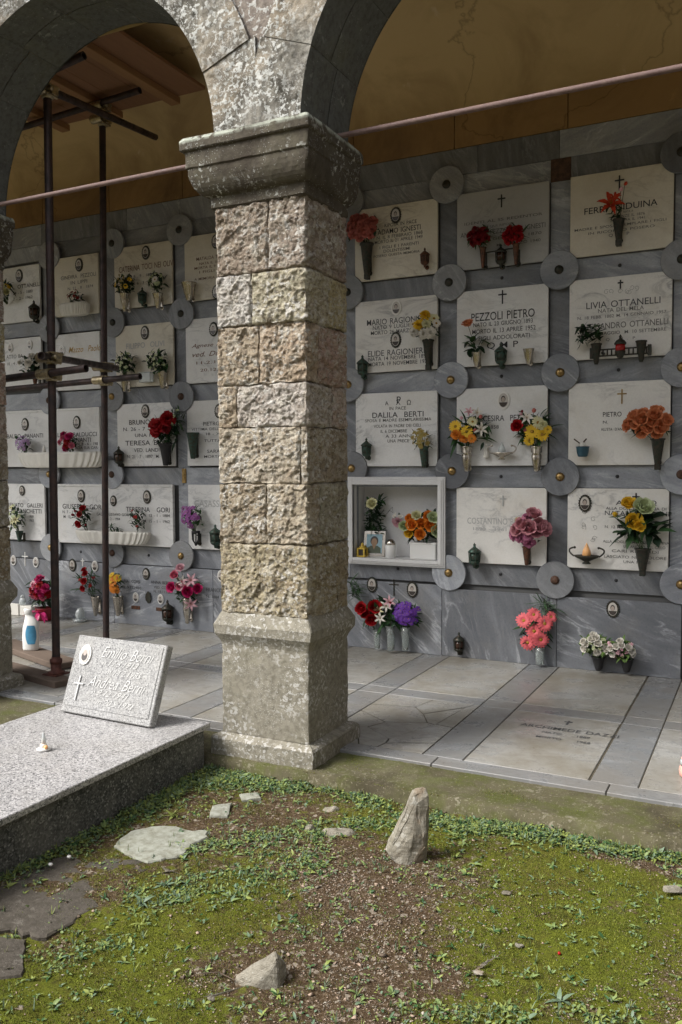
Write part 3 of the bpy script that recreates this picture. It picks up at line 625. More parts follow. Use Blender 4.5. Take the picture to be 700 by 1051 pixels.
# ------------------------------------------------------------------ arcade front wall with arches
R0, CZ, PER = 1.083, 3.32, 2.70
FX0, FX1, FY0, FY1 = .555, 1.105, -2.775, -2.30       # the main pillar's shaft
aw = thing('arcade_wall', (.83, -2.5, CZ), 'stone arcade wall with round arches, white lichen on its face', 'wall'); AW = Vector((.83, -2.5, CZ))
mb = MB()
cxs = [-.527+PER*k for k in range(-3, 4)]
dxs = .04; x = XL
while x < XR:
    xm = x+dxs/2; c = min(cxs, key=lambda q: abs(q-xm)); d = abs(c-xm)
    zl = CZ-.0+sqrt(max(0, 1.36**2-d*d)) if d < 1.36 else CZ
    zl = max(zl, CZ+.02)
    mb.box(x-AW.x, x+dxs-AW.x, FY0+.004-AW.y, -2.262-AW.y, zl-AW.z, 5.75-AW.z); x += dxs
mb.build('masonry', 'infill', aw)
for c in cxs:
    rr = random.Random(int(c*100)); nb = 9; ths = [pi*i/nb for i in range(nb+1)]; mb = MB()
    for i in range(nb):
        t0, t1 = ths[i]+.0008, ths[i+1]-.0008
        ns = 4; jit = rr.uniform(-.05, .05)
        vis = abs(c+.527) < 3
        for s in range(ns):
            pass
        def ro(th): return min(1.40+jit, (1.3492)/max(.001, abs(cos(th))))
        def P(th, r, y): return (c+r*cos(th)-AW.x, y-AW.y, r*sin(th))
        f = FY0-.012-rr.uniform(0, .008)
        if vis:
            # curved voussoir as gridded sheets: face, soffit
            nu, nv = 44, 40; col = (.3, .3, .28)
            vs = []
            for j in range(nv+1):
                for k in range(nu+1):
                    th = t0+(t1-t0)*k/nu; r = R0+(ro(th)-R0)*j/nv
                    p = Vector(P(th, r, f)); e = min(min(k, nu-k)/nu*(t1-t0)*r, min(j, nv-j)/nv*.3); kk = min(1, e/.02)
                    dd = vn(p, 10, c)*.7+vn(p, 28, c)*.5; p.y -= (.002*kk+(.010*dd.x+.006*chip(p, 16, c))*kk)-.002; vs.append(p)
            w = nu+1; mb.add(vs, [(j*w+k, (j+1)*w+k, (j+1)*w+k+1, j*w+k+1) for j in range(nv) for k in range(nu)], 0, True)
            # upper joint return
            vs = []
            for th in (t0, t1):
                for r in (R0, ro(th)):
                    for y in (f+.001, f+.06): vs.append(P(th, r, y))
            mb.add(vs, [(0, 1, 3, 2), (4, 6, 7, 5)], 0)
            # soffit in two stones across the depth
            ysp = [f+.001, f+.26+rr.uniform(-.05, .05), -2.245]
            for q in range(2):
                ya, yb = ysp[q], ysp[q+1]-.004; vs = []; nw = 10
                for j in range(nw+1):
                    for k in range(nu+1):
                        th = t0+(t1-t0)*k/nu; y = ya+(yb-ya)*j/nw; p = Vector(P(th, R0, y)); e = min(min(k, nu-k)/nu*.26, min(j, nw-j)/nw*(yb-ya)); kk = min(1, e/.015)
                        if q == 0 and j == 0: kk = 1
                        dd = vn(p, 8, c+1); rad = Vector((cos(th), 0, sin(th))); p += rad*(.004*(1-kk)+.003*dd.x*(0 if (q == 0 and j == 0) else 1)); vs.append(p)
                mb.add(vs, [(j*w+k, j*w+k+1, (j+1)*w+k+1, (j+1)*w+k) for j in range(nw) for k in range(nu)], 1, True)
            # back face
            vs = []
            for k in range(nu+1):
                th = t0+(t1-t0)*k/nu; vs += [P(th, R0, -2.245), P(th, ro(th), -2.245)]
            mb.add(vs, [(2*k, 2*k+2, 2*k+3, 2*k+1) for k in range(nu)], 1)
        else:
            nu = 6; vs = []
            for k in range(nu+1):
                th = t0+(t1-t0)*k/nu
                for r, y in ((R0, f), (ro(th), f), (ro(th), -2.245), (R0, -2.245)): vs.append(P(th, r, y))
            fs = []
            for k in range(nu):
                a = 4*k; fs += [(a, a+1, a+5, a+4), (a+1, a+2, a+6, a+5), (a+2, a+3, a+7, a+6), (a+3, a, a+4, a+7)]
            fs += [(0, 3, 2, 1), (4*nu, 4*nu+1, 4*nu+2, 4*nu+3)]; mb.add(vs, fs, 0)
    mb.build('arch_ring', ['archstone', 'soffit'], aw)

# ------------------------------------------------------------------ added unseen blocks that shut out low sky, behind and beside the camera
for nm, a, lab in (('added_sky_blocker', (-14, 16, -17.5, -17, 7.5), 'long added block behind the camera, unseen, shutting out the low sky'), ('added_sky_blocker', (7.6, 8.1, -17, -3.4, 6.5), 'added side block right of the camera, unseen, darkening the right faces of the pillars')):
    mb = MB(); mb.bbox(a[0], a[1], a[2], a[3], -.2, a[4], .02); o_ = mb.build(nm, 'infill'); tag(o_, lab, 'building')

# ------------------------------------------------------------------ pillars
def make_pillar(res):
    p = thing('stone_pillar', (.83, (FY0+FY1)/2, 0), 'rough stone block pillar with lichened capital and smooth pedestal, in the middle of the picture', 'pillar', 'stone pillars of the arcade')
    ox, oy = p.location.x, p.location.y
    x0, x1, y0, y1 = FX0-ox, FX1-ox, FY0-oy, FY1-oy
    mb = MB(); mb.box(x0+.018, x1-.018, y0+.018, y1-.018, .70, 3.0, 0)
    mb.c = [(.33, .28, .21)]*8
    zs = [.765, 1.155, 1.48, 1.78, 2.01, 2.325, 2.60, 2.975]
    fr = [None, .55, .93, .22, .48, .40, .60]; sd_ = [.75, .30, .45, .62, .28, .55, .8]
    cols = [[(.40, .33, .215)]*2, [(.31, .255, .18), (.44, .385, .29)], [(.45, .395, .31), (.35, .29, .215)], [(.34, .27, .19), (.52, .50, .46)], [(.33, .265, .19), (.42, .35, .25)], [(.54, .53, .51), (.49, .42, .32)], [(.24, .19, .15), (.33, .27, .22)]]
    g = .0045; rb = random.Random(3)
    for i in range(7):
        za, zb = zs[i]+g, zs[i+1]-g
        xsp = [x0, x1] if fr[i] is None else [x0, x0+(x1-x0)*fr[i], x1]
        ysp = [y0, y0+(y1-y0)*sd_[i], y1]
        for a in range(len(xsp)-1):
            for b in range(2):
                xa = xsp[a]+(g if a else 0); xb = xsp[a+1]-(g if a < len(xsp)-2 else 0)
                ya = ysp[b]+(g if b else 0); yb = ysp[b+1]-(g if b < 1 else 0)
                c = cols[i][min(a, 1)]
                if b: c = tuple(v*rb.uniform(.8, 1.0) for v in c)
                if a == len(xsp)-2: c = tuple(v*rb.uniform(.88, 1.02) for v in c)
                j = lambda: rb.uniform(-.006, .006)
                P = hexa(xa, xb, ya, yb, za, zb)
                P = [(q[0]+(j() if 0 else 0), q[1], q[2]+rb.uniform(-.004, .004)) for q in P]
                grid_hexa(mb, P, res, .0150, .002, 1.3+i*3.1+a*1.7+b*2.3, c, .014, fold=1.0)
    mb.build('shaft', 'rubble', p)
    mb = MB(); square_loft(mb, x0, x1, y0, y1, [(.0, .10), (.0, .59), (.004, .605), (.010, .62), (.030, .655), (.033, .705), (.028, .715), (.004, .765), (-.01, .785)], 40, .0022, 4.0, .016)
    square_loft(mb, x0, x1, y0, y1, [(.05, -.16), (.05, .072), (.04, .083), (.0, .098)], 40, .004, 6.0, .02); mb.build('pedestal', 'pedestal', p)
    mb = MB(); prof = [(.004, 2.955), (.022, 2.965), (.024, 3.015), (.030, 3.022)]
    for k in range(1, 9): a = k/8*pi/2; prof.append((.030+.085*sin(a)**1.0, 3.022+.135*(1-cos(a))+.0))
    prof += [(.125, 3.165), (.128, 3.245), (.142, 3.250), (.148, 3.256), (.148, 3.30), (.135, 3.318), (-.02, 3.325)]
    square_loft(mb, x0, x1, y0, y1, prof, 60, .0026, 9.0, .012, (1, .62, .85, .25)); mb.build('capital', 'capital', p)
    return p
pil = make_pillar(.0048)
copytree(pil, (.83-PER, (FY0+FY1)/2, 0), 'rough stone block pillar cut by the left edge of the picture, beside the scaffold poles')
copytree(pil, (.83+PER, (FY0+FY1)/2, 0), 'rough stone block pillar standing beyond the right edge of the photo')
copytree(pil, (.83-2*PER, (FY0+FY1)/2, 0), 'rough stone block pillar hidden behind the one at the left edge')

mb = MB(); mb.tube((-8, 0, 0), (9, 0, 0), .0145, None, 12); rod = mb.build('tie_rod', 'rod', loc=(0, -2.5, 3.335)); tag(rod, 'thin reddish iron tie rod running across the arches above the capital', 'tie rod')

# ------------------------------------------------------------------ scaffold
sc = thing('scaffold', (-1.75, -1.4, 0), 'rusty steel tube scaffold carrying a wooden shuttering panel under the vault', 'scaffold'); SC = Vector((-1.75, -1.4, 0))
def L(p, o): return Vector(p)-o
R_T = .029
P1t, P1b = Vector((-1.385, -2.05, 4.27)), Vector((-1.43, -2.05, .03)); P2t, P2b = Vector((-2.05, -.75, 4.77)), Vector((-2.13, -.75, .0))
for a, b in ((P1b, P1t), (P2b, P2t), ((-3.55, -2.05, 0), (-3.55, -2.05, 4.6)), ((-3.6, -.75, 0), (-3.6, -.75, 4.8))):
    if Vector(a).x < -3: continue
    mb = MB(); mb.tube(L(a, SC), L(b, SC), R_T, None, 16, 0, .82); mb.build('pole', 'tube', sc)
bars = [((-3.4, -2.11, 2.17), (-1.02, -2.11, 2.265)), ((-3.5, -.81, 2.315), (-1.63, -.81, 2.36)), ((-1.33, -2.22, 2.36), (-2.06, -.62, 2.475)),
        ((-1.33, -2.3, 4.22), (-1.87, -.25, 4.62)), ((-3.2, -.81, 4.70), (-1.58, -.81, 4.77)), ((-1.9, -2.11, 4.27), (-.98, -2.11, 4.385))]
for a, b in bars: mb = MB(); mb.tube(L(a, SC), L(b, SC), R_T*.95, None, 16, 0, .8); mb.build('bar', 'tube', sc)
def coupler(p, q=None):
    mb = MB(); p = Vector(p)
    mb.lathe([(.036, -.045), (.042, -.04), (.042, .04), (.036, .045)], p, n=16)
    mb.box(p.x+.02, p.x+.075, p.y-.03, p.y+.03, p.z-.03, p.z+.03)
    mb.tube((p.x-.02, p.y-.045, p.z), (p.x+.09, p.y-.045, p.z), .012, None, 8); mb.tube((p.x+.06, p.y-.05, p.z+.03), (p.x+.06, p.y+.05, p.z+.03), .011, None, 6)
    mb.tube((p.x+.05, p.y-.06, p.z-.035), (p.x+.05, p.y+.04, p.z-.035), .010, None, 6); mb.ball((p.x+.085, p.y-.045, p.z), .018, n=6)
    mb.tube((p.x-.06, p.y-.065, p.z), (p.x+.06, p.y-.065, p.z), .038, None, 10, 0, .8)
    return mb.build('coupler', 'coupler', sc)
for (x, y, z) in [(-1.407, -2.05, 2.245), (-1.405, -2.05, 2.365), (-2.09, -.75, 2.35), (-2.085, -.75, 2.47), (-1.385, -2.05, 4.24), (-2.05, -.75, 4.73), (-2.05, -.75, 4.62)]: coupler(L((x, y, z), SC))
mb = MB(); mb.lathe([(.06, 0), (.06, .012), (.038, .02), (.040, .07), (.034, .075)], L((-1.43, -2.05, .055), SC), n=14); mb.box(-1.50-SC.x, -1.36-SC.x, -2.12-SC.y, -1.98-SC.y, .047, .056); mb.build('base_plate', 'redmetal', sc)
mb = MB(); mb.lathe([(.045, 0), (.045, .03), (.032, .035), (.032, .05)], L((-1.43, -2.05, .13), SC), n=14); mb.build('base_collar', 'redmetal', sc)
mb = MB()
for i in range(7):
    x1 = -1.165-i*.27; mb.bbox(x1-.267-SC.x, x1-SC.x, -1.72-SC.y, -.44-SC.y, 4.835, 4.865, .003)
mb.build('shuttering_panel', 'board', sc)
for x in (-1.50, -2.15, -2.8): mb = MB(); mb.bbox(x-.05-SC.x, x+.05-SC.x, -1.9-SC.y, -.42-SC.y, 4.775, 4.833, .004); mb.build('joist', 'joist', sc)
def beam(name, a, b, w, h, label, mat='plank'):
    a, b = Vector(a), Vector(b); d = (b-a); o = (a+b)/2; mb = MB(); mb.bbox(-d.length/2, d.length/2, -w/2, w/2, 0, h, .006)
    for i, v in enumerate(mb.v): mb.v[i] = (v[0], v[1]+.006*sin(v[0]*3), v[2])
    ob = mb.build(name, mat, loc=o); ob.rotation_euler.z = math.atan2(d.y, d.x); tag(ob, label, 'timber', 'timber sleepers under the scaffold'); return ob
beam('timber_sleeper', (-2.75, -1.35, .003), (-1.62, -1.75, .003), .20, .05, 'weathered wooden plank carrying the white detergent bottle')
beam('timber_sleeper', (-2.1, -1.96, -.02), (-1.25, -2.16, -.02), .16, .067, 'reddish wooden sleeper under the foot of the front scaffold pole')

# ------------------------------------------------------------------ tomb at the left
gv_ = thing('granite_tomb', (.02, -4.0, GZ), 'low grey granite ledger tomb with dark rough sides, beside the pillar', 'tomb'); GT = Vector((.02, -4.0, GZ))
mb = MB(); mb.bbox(-.485-GT.x, .535-GT.x, -5.3-GT.y, -2.86-GT.y, .137-GT.z, .168-GT.z, .0035); mb.build('ledger', 'granite', gv_)
mb = MB(); mb.bbox(-.46-GT.x, .508-GT.x, -5.27-GT.y, -2.885-GT.y, -.05, .1365-GT.z, .003); mb.build('plinth', 'granite_side', gv_)
hs = thing('headstone', (-.02, -3.10, .168), 'pale granite headstone plaque with oval photograph and script names, leaning back on the granite tomb', 'headstone')
hs.rotation_euler = (radians(-21), 0, radians(-2)); HW, HH = .335, .455
mb = MB(); mb.bbox(-HW, HW, 0, .052, .012, HH, .005)
mb.bbox(-HW+.022, HW-.022, -.0035, 0.004, .05, HH-.02, .002); mb.build('slab', 'granite_head', hs)
mb = MB()
for s, a, b, zc, h, sh in [('Emilio Berni', -.12, .27, .375, .062, .35), ('n.12.3.1913', -.10, .17, .317, .032, .3), ('m.14.2.1985', -.06, .21, .268, .032, .3), ('Andrea Berni', -.17, .26, .205, .062, .35), ('n.9.12.1941', -.13, .15, .147, .032, .3), ('m.20.5.1971', -.08, .20, .098, .032, .3)]:
    text_into(mb, s, a, b, zc, h, base=-.0045, depth=.003, shear=.55, thin=-.012)
mb.build('inscription', 'inkwhite', hs)
mb = MB(); cross_flat(mb, -.235, .155, .14, .072, .009, -.004); 
for i, v in enumerate(mb.v): mb.v[i] = (v[0], v[1]-.004, v[2])
mb.build('cross', 'inkwhite', hs)
HSO = hs
mb = MB(); mb.bbox(-.03, .03, .06, .16, .0, .10, .004); 
# stay behind the slab that holds it up
mb2 = MB(); mb2.tube((0, .05, .30), (0, .15, .06), .012, None, 8); mb2.build('rear_stay', 'granite_side', hs)

# ------------------------------------------------------------------ niche wall
nwall = thing('niche_wall', (0, .03, 0), 'wall of burial niches faced with grey marble bands behind the arcade', 'wall'); NW = Vector((0, .03, 0))
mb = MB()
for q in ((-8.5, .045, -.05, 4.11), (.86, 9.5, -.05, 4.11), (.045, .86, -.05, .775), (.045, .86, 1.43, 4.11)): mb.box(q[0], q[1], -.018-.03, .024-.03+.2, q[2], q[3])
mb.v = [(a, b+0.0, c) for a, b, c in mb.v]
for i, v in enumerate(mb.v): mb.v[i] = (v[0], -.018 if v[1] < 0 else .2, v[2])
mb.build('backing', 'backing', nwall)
def band(x0, x1, z0, z1, th=.012, nm='marble_band', mat='grey'):
    mb = MB(); mb.bbox(x0+.0015, x1-.0015, -.030-th, -.015, z0+.0015, z1-.0015, .0025); mb.build(nm, mat, nwall)
ROWZ = [(3.135, 3.735), (2.365, 2.965), (1.57, 2.19), (.785, 1.395)]      # plaque rows, top to bottom
def colx(i): return (i-4)*DX+(.08 if i == 4 else .09 if i > 4 else .07 if i == 3 else .03 if i in (1, 2) else .0)
bandz = [(3.735, 3.90), (2.965, 3.135), (2.19, 2.365), (1.395, 1.57), (.60, .785)]
for k in range(-2, 10):
    xa = (k-4)*DX
    for bz in bandz:
        band(xa-.04*0, xa+DX, bz[0], bz[1])
    band(xa-.0+.25*(k % 2), xa+DX+.25*((k+1) % 2), 3.90, 4.112)
VB = {}     # vertical band x ranges beside each line k
for k in range(-2, 10): VB[k] = ((k-4)*DX-.085, (k-4)*DX+.075)
VB[4] = (-.09, .072); VB[5] = (.822, .98); VB[6] = (1.722, 1.875); VB[7] = (2.612, 2.77); VB[2] = (-1.855, -1.715); VB[1] = (-2.775, -2.575); VB[0] = (-3.575, -3.42); VB[3] = (-.97, -.83)
for k in range(-2, 10):
    for r in range(4):
        if r == 3 and k == 1 or (r == 2 and k == 0): continue
        z0, z1 = ROWZ[r]
        band(VB[k][0], VB[k][1], z0-.004, z1+.004, .008)
mb = MB(); mb.bbox(1.722, 1.875, -.046, -.03, 3.73, 3.90, .002); mb.build('rust_patch', 'rustplate', nwall)
mb = MB(); mb.bbox(-1.80, -1.755, -.055, -.03, 1.42, 1.56, .003); mb.tube((-1.777, -.045, 1.46), (-1.777, -.045, 1.53), .018, None, 8); mb.build('brass_clasp', 'brass', nwall)
mb = MB()
for k in range(0, 9):
    for z in (3.05, 2.28, 1.485, .70):
        if k in (5, 6) or z in (.70,): mb.lathe([(.014, 0), (.012, .006)], (((k-4)*DX+.45), -.042, z-.0), axis='Y', n=10)
mb.build('fixing_hole', 'ink', nwall)

# discs
colname = {-1: 'hidden behind the left edge pillar', 0: 'behind the front scaffold pole', 1: 'beside the rear scaffold pole', 2: 'just left of the middle pillar', 3: 'hidden behind the middle pillar', 4: 'touching the right side of the middle pillar', 5: 'second from the middle pillar', 6: 'third from the middle pillar', 7: 'at the right edge of the photo', 8: 'beyond the right edge'}
rown = ['top row', 'second row from the top', 'third row from the top', 'fourth row from the top', 'lowest row']
LZ = [3.825, 3.055, 2.285, 1.49, .69]
proto = None
meas = {(4, 0): (357, 207.6), (4, 1): (356.8, 300), (4, 2): (357.5, 394.7), (4, 3): (361, 480.6), (5, 0): (458.5, 189.5), (5, 1): (461, 290), (5, 2): (462.8, 390), (5, 3): (463.9, 483.4), (5, 4): (460.6, 587.8),
        (6, 1): (574, 277), (6, 2): (575, 382.4), (6, 3): (575, 489.3), (6, 4): (569.7, 595.2), (7, 0): (700, 156), (7, 1): (700, 266), (7, 2): (700, 376.7), (7, 3): (699.3, 487), (7, 4): (699, 599.8),
        (2, 0): (184, 236), (2, 1): (186, 322), (2, 2): (186, 407), (2, 4): (186, 570.5), (1, 1): (116, 331), (1, 2): (115, 407), (1, 3): (115, 487), (1, 4): (115.5, 567.5), (0, 2): (50.5, 411), (0, 3): (50.5, 486.7), (0, 4): (52, 562), (0, 0): (50, 262), (0, 1): (50, 337), (1, 0): (115, 250), (-1, 0): None, (-1, 1): None, (-1, 2): None, (3, 0): None, (3, 1): None, (3, 2): None, (3, 3): None, (3, 4): None, (8, 1): None, (8, 2): None, (8, 3): None}
boss = {'bronze': MB(), 'brass': MB(), 'rustplate': MB()}
bossme = {}
for nm in boss:
    b = MB(); b.lathe([(.034, 0), (.034, .006), (.026, .008), (.026, .014), (.018, .016), (.010, .020), (0.0001, .021)], (0, -.024, 0), axis='Y', n=18); bossme[nm] = b.mesh('boss', nm)
b = MB(); b.lathe([(.143, .0), (.146, .004), (.146, .018), (.143, .022), (.0001, .0221)], (0, -.002, 0), axis='Y', n=64, smooth=False); discme = b.mesh('disc', 'greydisc')
rd = random.Random(8)
discmes = [discme]
for mn in ('grey', 'greybase'):
    q = discme.copy(); q.materials[0] = M[mn]; discmes.append(q)
for (k, r), uv in meas.items():
    P = W(*uv, y=-.06) if uv else Vector(((k-4)*DX, -.06, LZ[r]))
    t_ = thing('marble_disc', (P.x, -.042, P.z), 'grey marble disc, %s, %s' % (rown[r], colname[k]), 'marble disc', 'marble discs at the corners of the niches')
    link('disc', discmes[rd.choice([0, 0, 0, 1, 1, 2])], t_); link('boss', bossme[['bronze', 'brass', 'rustplate'][0 if r < 2 else (1 if rd.random() < .7 else 2)]], t_)

# ------------------------------------------------------------------ portraits, lamps, vases
def portrait(parent, o, px, py, rim='bronze', hh=.125, y=-.012, double=0):
    P = W(px, py, -.05); cx, cz = P.x-o.x, P.z-o.z; rx, rz = hh*.36, hh*.5
    mb = MB(); mb.ellipse((cx, cz), rx, rz, y-.010, 0, 28, .011)
    if rim != 'rimwhite':
        for k in range(20): a = 2*pi*k/20; mb.ball((cx+rx*.99*cos(a), y-.006, cz+rz*.99*sin(a)), .0065, n=6)
    pr = mb.build('portrait', rim, parent)
    mb = MB(); mb.ellipse((cx, cz), rx*.76, rz*.80, y-.0125, 0, 24, .003)
    rr = random.Random(int(px*7+py)); s = rr.uniform(.9, 1.1)
    # bust: shoulders clipped to the oval, hair, face
    n = 16; pts = [(cx+rx*.70*cos(pi+pi*k/n), cz+rz*.74*sin(pi+pi*k/n)) for k in range(n+1)]
    pts = [(a, min(b, cz-rz*.22)) for a, b in pts]; mb.add([(a, y-.0132, b) for a, b in pts], [tuple(range(len(pts)))], 1)
    def ell(x, z, a, b, yy, mi): mb.add([(x+a*cos(2*pi*k/14), yy, z+b*sin(2*pi*k/14)) for k in range(14)], [tuple(range(14))], mi)
    ell(cx, cz+rz*.15, rx*.34*s, rz*.34*s, y-.0138, 1); ell(cx, cz+rz*.08, rx*.26*s, rz*.27*s, y-.0143, 2)
    mb.build('photo', ['ph_bg', 'ph_dark', 'ph_skin'], pr)
def wcross(parent, o, px, py, h, w, mat='bronze', th=.010, name='cross', corpus=False):
    P = W(px, py, -.045); mb = MB(); cross_flat(mb, P.x-o.x, P.z-o.z, h, w, th, -.010)
    mb.v = [(a, b, c) for a, b, c in mb.v]; return mb.build(name, mat, parent)

def text_w(mb, s, xl, xr, yc, h, ox, oz, base, shear=0.0):
    a = W(xl, yc, -.045); b = W(xr, yc, -.045); c = W((xl+xr)/2, yc, -.045)
    text_into(mb, s, a.x-ox, b.x-ox, c.z-oz, h/ppm(c), base=base, shear=shear)
PLQ = {}
def plaque(key, x0, x1, z0, z1, mat, label, lines=(), ports=(), crosses=(), name='niche_plaque', th=.020, group='white marble niche plaques', border=False):
    cx, cz = (x0+x1)/2, z0
    t_ = thing(name, (cx, -.03, cz), label, 'grave plaque', group); o = Vector((cx, -.03, cz))
    mb = MB(); mb.bbox(x0-cx, x1-cx, -th, .004, 0, z1-z0, .003)
    if border:
        for a, b, c, d in ((x0, x1, z1-.025, z1), (x0, x1, z0, z0+.025), (x0, x0+.025, z0+.025, z1-.025), (x1-.025, x1, z0+.025, z1-.025)): mb.bbox(a-cx, b-cx, -th-.008, -th+.001, c-z0, d-z0, .002)
    mb.build('slab', mat, t_)
    by = {}
    for ln in lines:
        s, xl, xr, yc, h = ln[:5]; m = ln[5] if len(ln) > 5 else 'ink'; sh = ln[6] if len(ln) > 6 else 0.0
        by.setdefault(m, MB()); text_w(by[m], s, xl, xr, yc, h, cx, cz, -th-.0004, sh)
    for m, mb in by.items():
        if mb.v: mb.build('inscription', m, t_)
    for p in ports: portrait(t_, o, p[0], p[1], p[2] if len(p) > 2 else 'bronze', p[3] if len(p) > 3 else .125, y=-th)
    for c in crosses:
        P = W(c[0], c[1], -.045); mb = MB(); hh = c[2]/ppm(P); cross_flat(mb, P.x-cx, P.z-cz, hh, hh*.62, .010, -th-.001); mb.build('cross', c[3] if len(c) > 3 else 'ink', t_)
    return t_, o
RZ = ROWZ
# right of the pillar
C4 = (.076, .818); C5 = (.984, 1.718); C6 = (1.879, 2.608); C2 = (-1.711, -.975); C1 = (-2.57, -1.86); C0 = (-3.416, -2.779); CM = (-4.31, -3.579); C3 = (-.826, -.094); C7 = (2.774, 3.50)
plaque('a0', *C4, *RZ[0], 'cream', 'cream plaque with a dark oval portrait, behind the coral carnations right of the pillar',
       [('RIPOSA IN PACE', 395, 428, 229.5, 3.6), ('ADAMO IGNESTI', 388, 432, 236, 5.2), ('N. IL 8 FEBBRAIO 1868', 387, 434, 241.5, 3.4, 'inkgrey'), ('MORTO IL 21 APRILE 1949', 385, 434, 246, 3.4, 'inkgrey'), ('I FIGLI E I PARENTI', 390, 430, 252, 3, 'inkgrey'), ('DOLENTISSIMI', 394, 421, 256.5, 3, 'inkgrey'), ('POSERO QUESTA MEMORIA', 384, 431, 261, 3, 'inkgrey')], [(406.5, 221)])
plaque('b0', *C5, *RZ[0], 'palegrey', 'dim grey plaque with a small black cross, behind the two vases of red carnations',
       [('IDENTI AL SS REDENTOR', 477, 557, 225, 2.8, 'inkgrey'), ('QUI RIPOSA', 503, 528, 231, 2.8, 'inkgrey'), ('ANDREINA PEZZOLI NEI IGNESTI', 473, 560, 236.5, 5, 'inkgrey'), ('N. 4 GENNAIO 1870', 490, 556, 243, 3, 'inkgrey'), ('M. 8 MARZO 1940', 510, 555, 249, 3, 'inkgrey')], [], [(515, 206.5, 13)])
tf, of = plaque('c0', *C6, *RZ[0], 'cream', 'yellowish veined plaque with a small cross, behind the orange lily',
       [('FERRI  GIDUINA', 600, 675, 212.5, 6.5), ('NATA A', 640, 650, 217, 2.4, 'inkgrey'), ('FIRENZE IL 1876', 630, 662, 221, 2.8, 'inkgrey'), ('MORTA IL 1941', 632, 662, 225, 2.8, 'inkgrey'), ('MADRE E SPOSA ESEMPLARE I FIGLI', 590, 684, 231, 2.6, 'inkgrey'), ('IN RICORDO POSERO', 604, 672, 236, 2.6, 'inkgrey'), ('Q  M  P', 625, 646, 241, 3.6, 'inkgrey')], [], [(636, 188, 15)])
plaque('a1', *C4, *RZ[1], 'veined', 'white plaque with two ovals, one pale and one dark, behind the white and yellow flowers',
       [('MARIO RAGIONIERI', 377, 438, 329, 6, 'inkdark'), ('NATO 9 LUGLIO 1896', 383, 436, 334.5, 4, 'inkdark'), ('MORTO 26 MARZO 1959', 381, 436, 340, 4, 'inkdark'), ('ELIDE RAGIONIERI', 378, 436, 361.5, 6, 'inkdark'), ('NATA 14 NOVEMBRE 1899', 378.5, 440, 367, 4, 'inkdark'), ('MORTA 19 NOVEMBRE 1971', 378.5, 440, 372.5, 4, 'inkdark')], [(407, 316, 'rimwhite'), (406.5, 349)])
plaque('b1', *C5, *RZ[1], 'white', 'white plaque with a cross, big black name and large Q M P at the foot',
       [('PEZZOLI PIETRO', 484, 549, 323.5, 8.5), ('NATO IL 23 GIUGNO 1893', 486, 547, 331.5, 4.3), ('MORTO IL 13 APRILE 1952', 485, 550, 338.5, 4.6), ('I FIGLI ADDOLORATI', 488, 544, 346, 4.3), ('Q M P', 500, 532, 354.5, 7.5)], [], [(516, 305, 14)])
tl, ol = plaque('c1', *C6, *RZ[1], 'veined', 'white plaque with a thin cross over engraved roses, behind the bronze rail',
       [('LIVIA OTTANELLI', 602, 678, 311, 6.8, 'inkdark'), ('NATA DEL MELA', 614, 661, 317.5, 4, 'inkgrey'), ('N. 18 FEBB. 1882 M. 14 GENNAIO 1957', 593, 684, 323.5, 3.2, 'inkgrey'), ('ALESSANDRO OTTANELLI', 597, 686, 333, 6.2, 'inkgrey'), ('N. 4 MAGGIO  M. 10 SETTEMBRE', 604, 684, 340.5, 3.4, 'inkgrey'), ('Q  .  M  .  P', 622, 652, 348, 3.2, 'inkgrey')], [], [(637, 292, 9)])
plaque('a2', *C4, *RZ[2], 'white', 'white plaque headed by alpha, chi-rho and omega signs, with a dried bouquet',
       [('A', 395, 399.5, 414, 4, 'inkdark'), ('X', 406, 412, 413, 5, 'inkdark'), ('P', 407.3, 412, 410.5, 7, 'inkdark'), ('Ω', 417, 423, 413, 5, 'inkdark'), ('IN PACE', 400, 417, 419, 3.4, 'inkgrey'), ('DALILA  BERTI', 382.5, 435, 425.5, 5.5, 'inkdark'), ('SPOSA E MADRE ESEMPLARISSIMA', 375, 443, 431, 3.1, 'inkgrey'), ('VOLATA IN PADRE DEI CIELI', 384, 432, 437, 3.1, 'inkgrey'), ('IL 6 DICEMBRE', 391, 418, 442.5, 3.2, 'inkgrey'), ('A 33 ANNI', 396, 423, 447.5, 3.2, 'inkgrey'), ('UNA PRECE', 398, 420, 452.5, 3.2, 'inkgrey')])
plaque('b2', *C5, *RZ[2], 'white', 'white plaque with a pale oval portrait between two large mixed bouquets',
       [('CESIRA  PEZZI', 496, 541, 429, 6, 'inkdark'), ('1858     1919', 502, 535, 438, 3.6, 'inkdark')], [(517, 411, 'rimwhite', .14)])
plaque('c2', *C6, *RZ[2], 'veined', 'white veined plaque with a bronze cross, behind the bunch of peach roses',
       [('PIETRO   LIU', 619, 654, 425, 5), ('N.       M.', 619, 646, 433, 3), ("ALL'ETA  D'ANNI", 617, 642, 440.5, 3)], [], [(638.5, 407, 15, 'brass')])
plaque('b3', *C5, *RZ[3], 'veined', 'cream marbled plaque with barely legible pale lettering, behind the dusty pink flowers',
       [('COSTANTINO BERTI', 480, 540, 535, 6.5, 'inkfaint'), ('1890 - 1961', 486, 520, 543, 3.4, 'inkfaint')], [], [(516.5, 514, 11, 'inkfaint')])
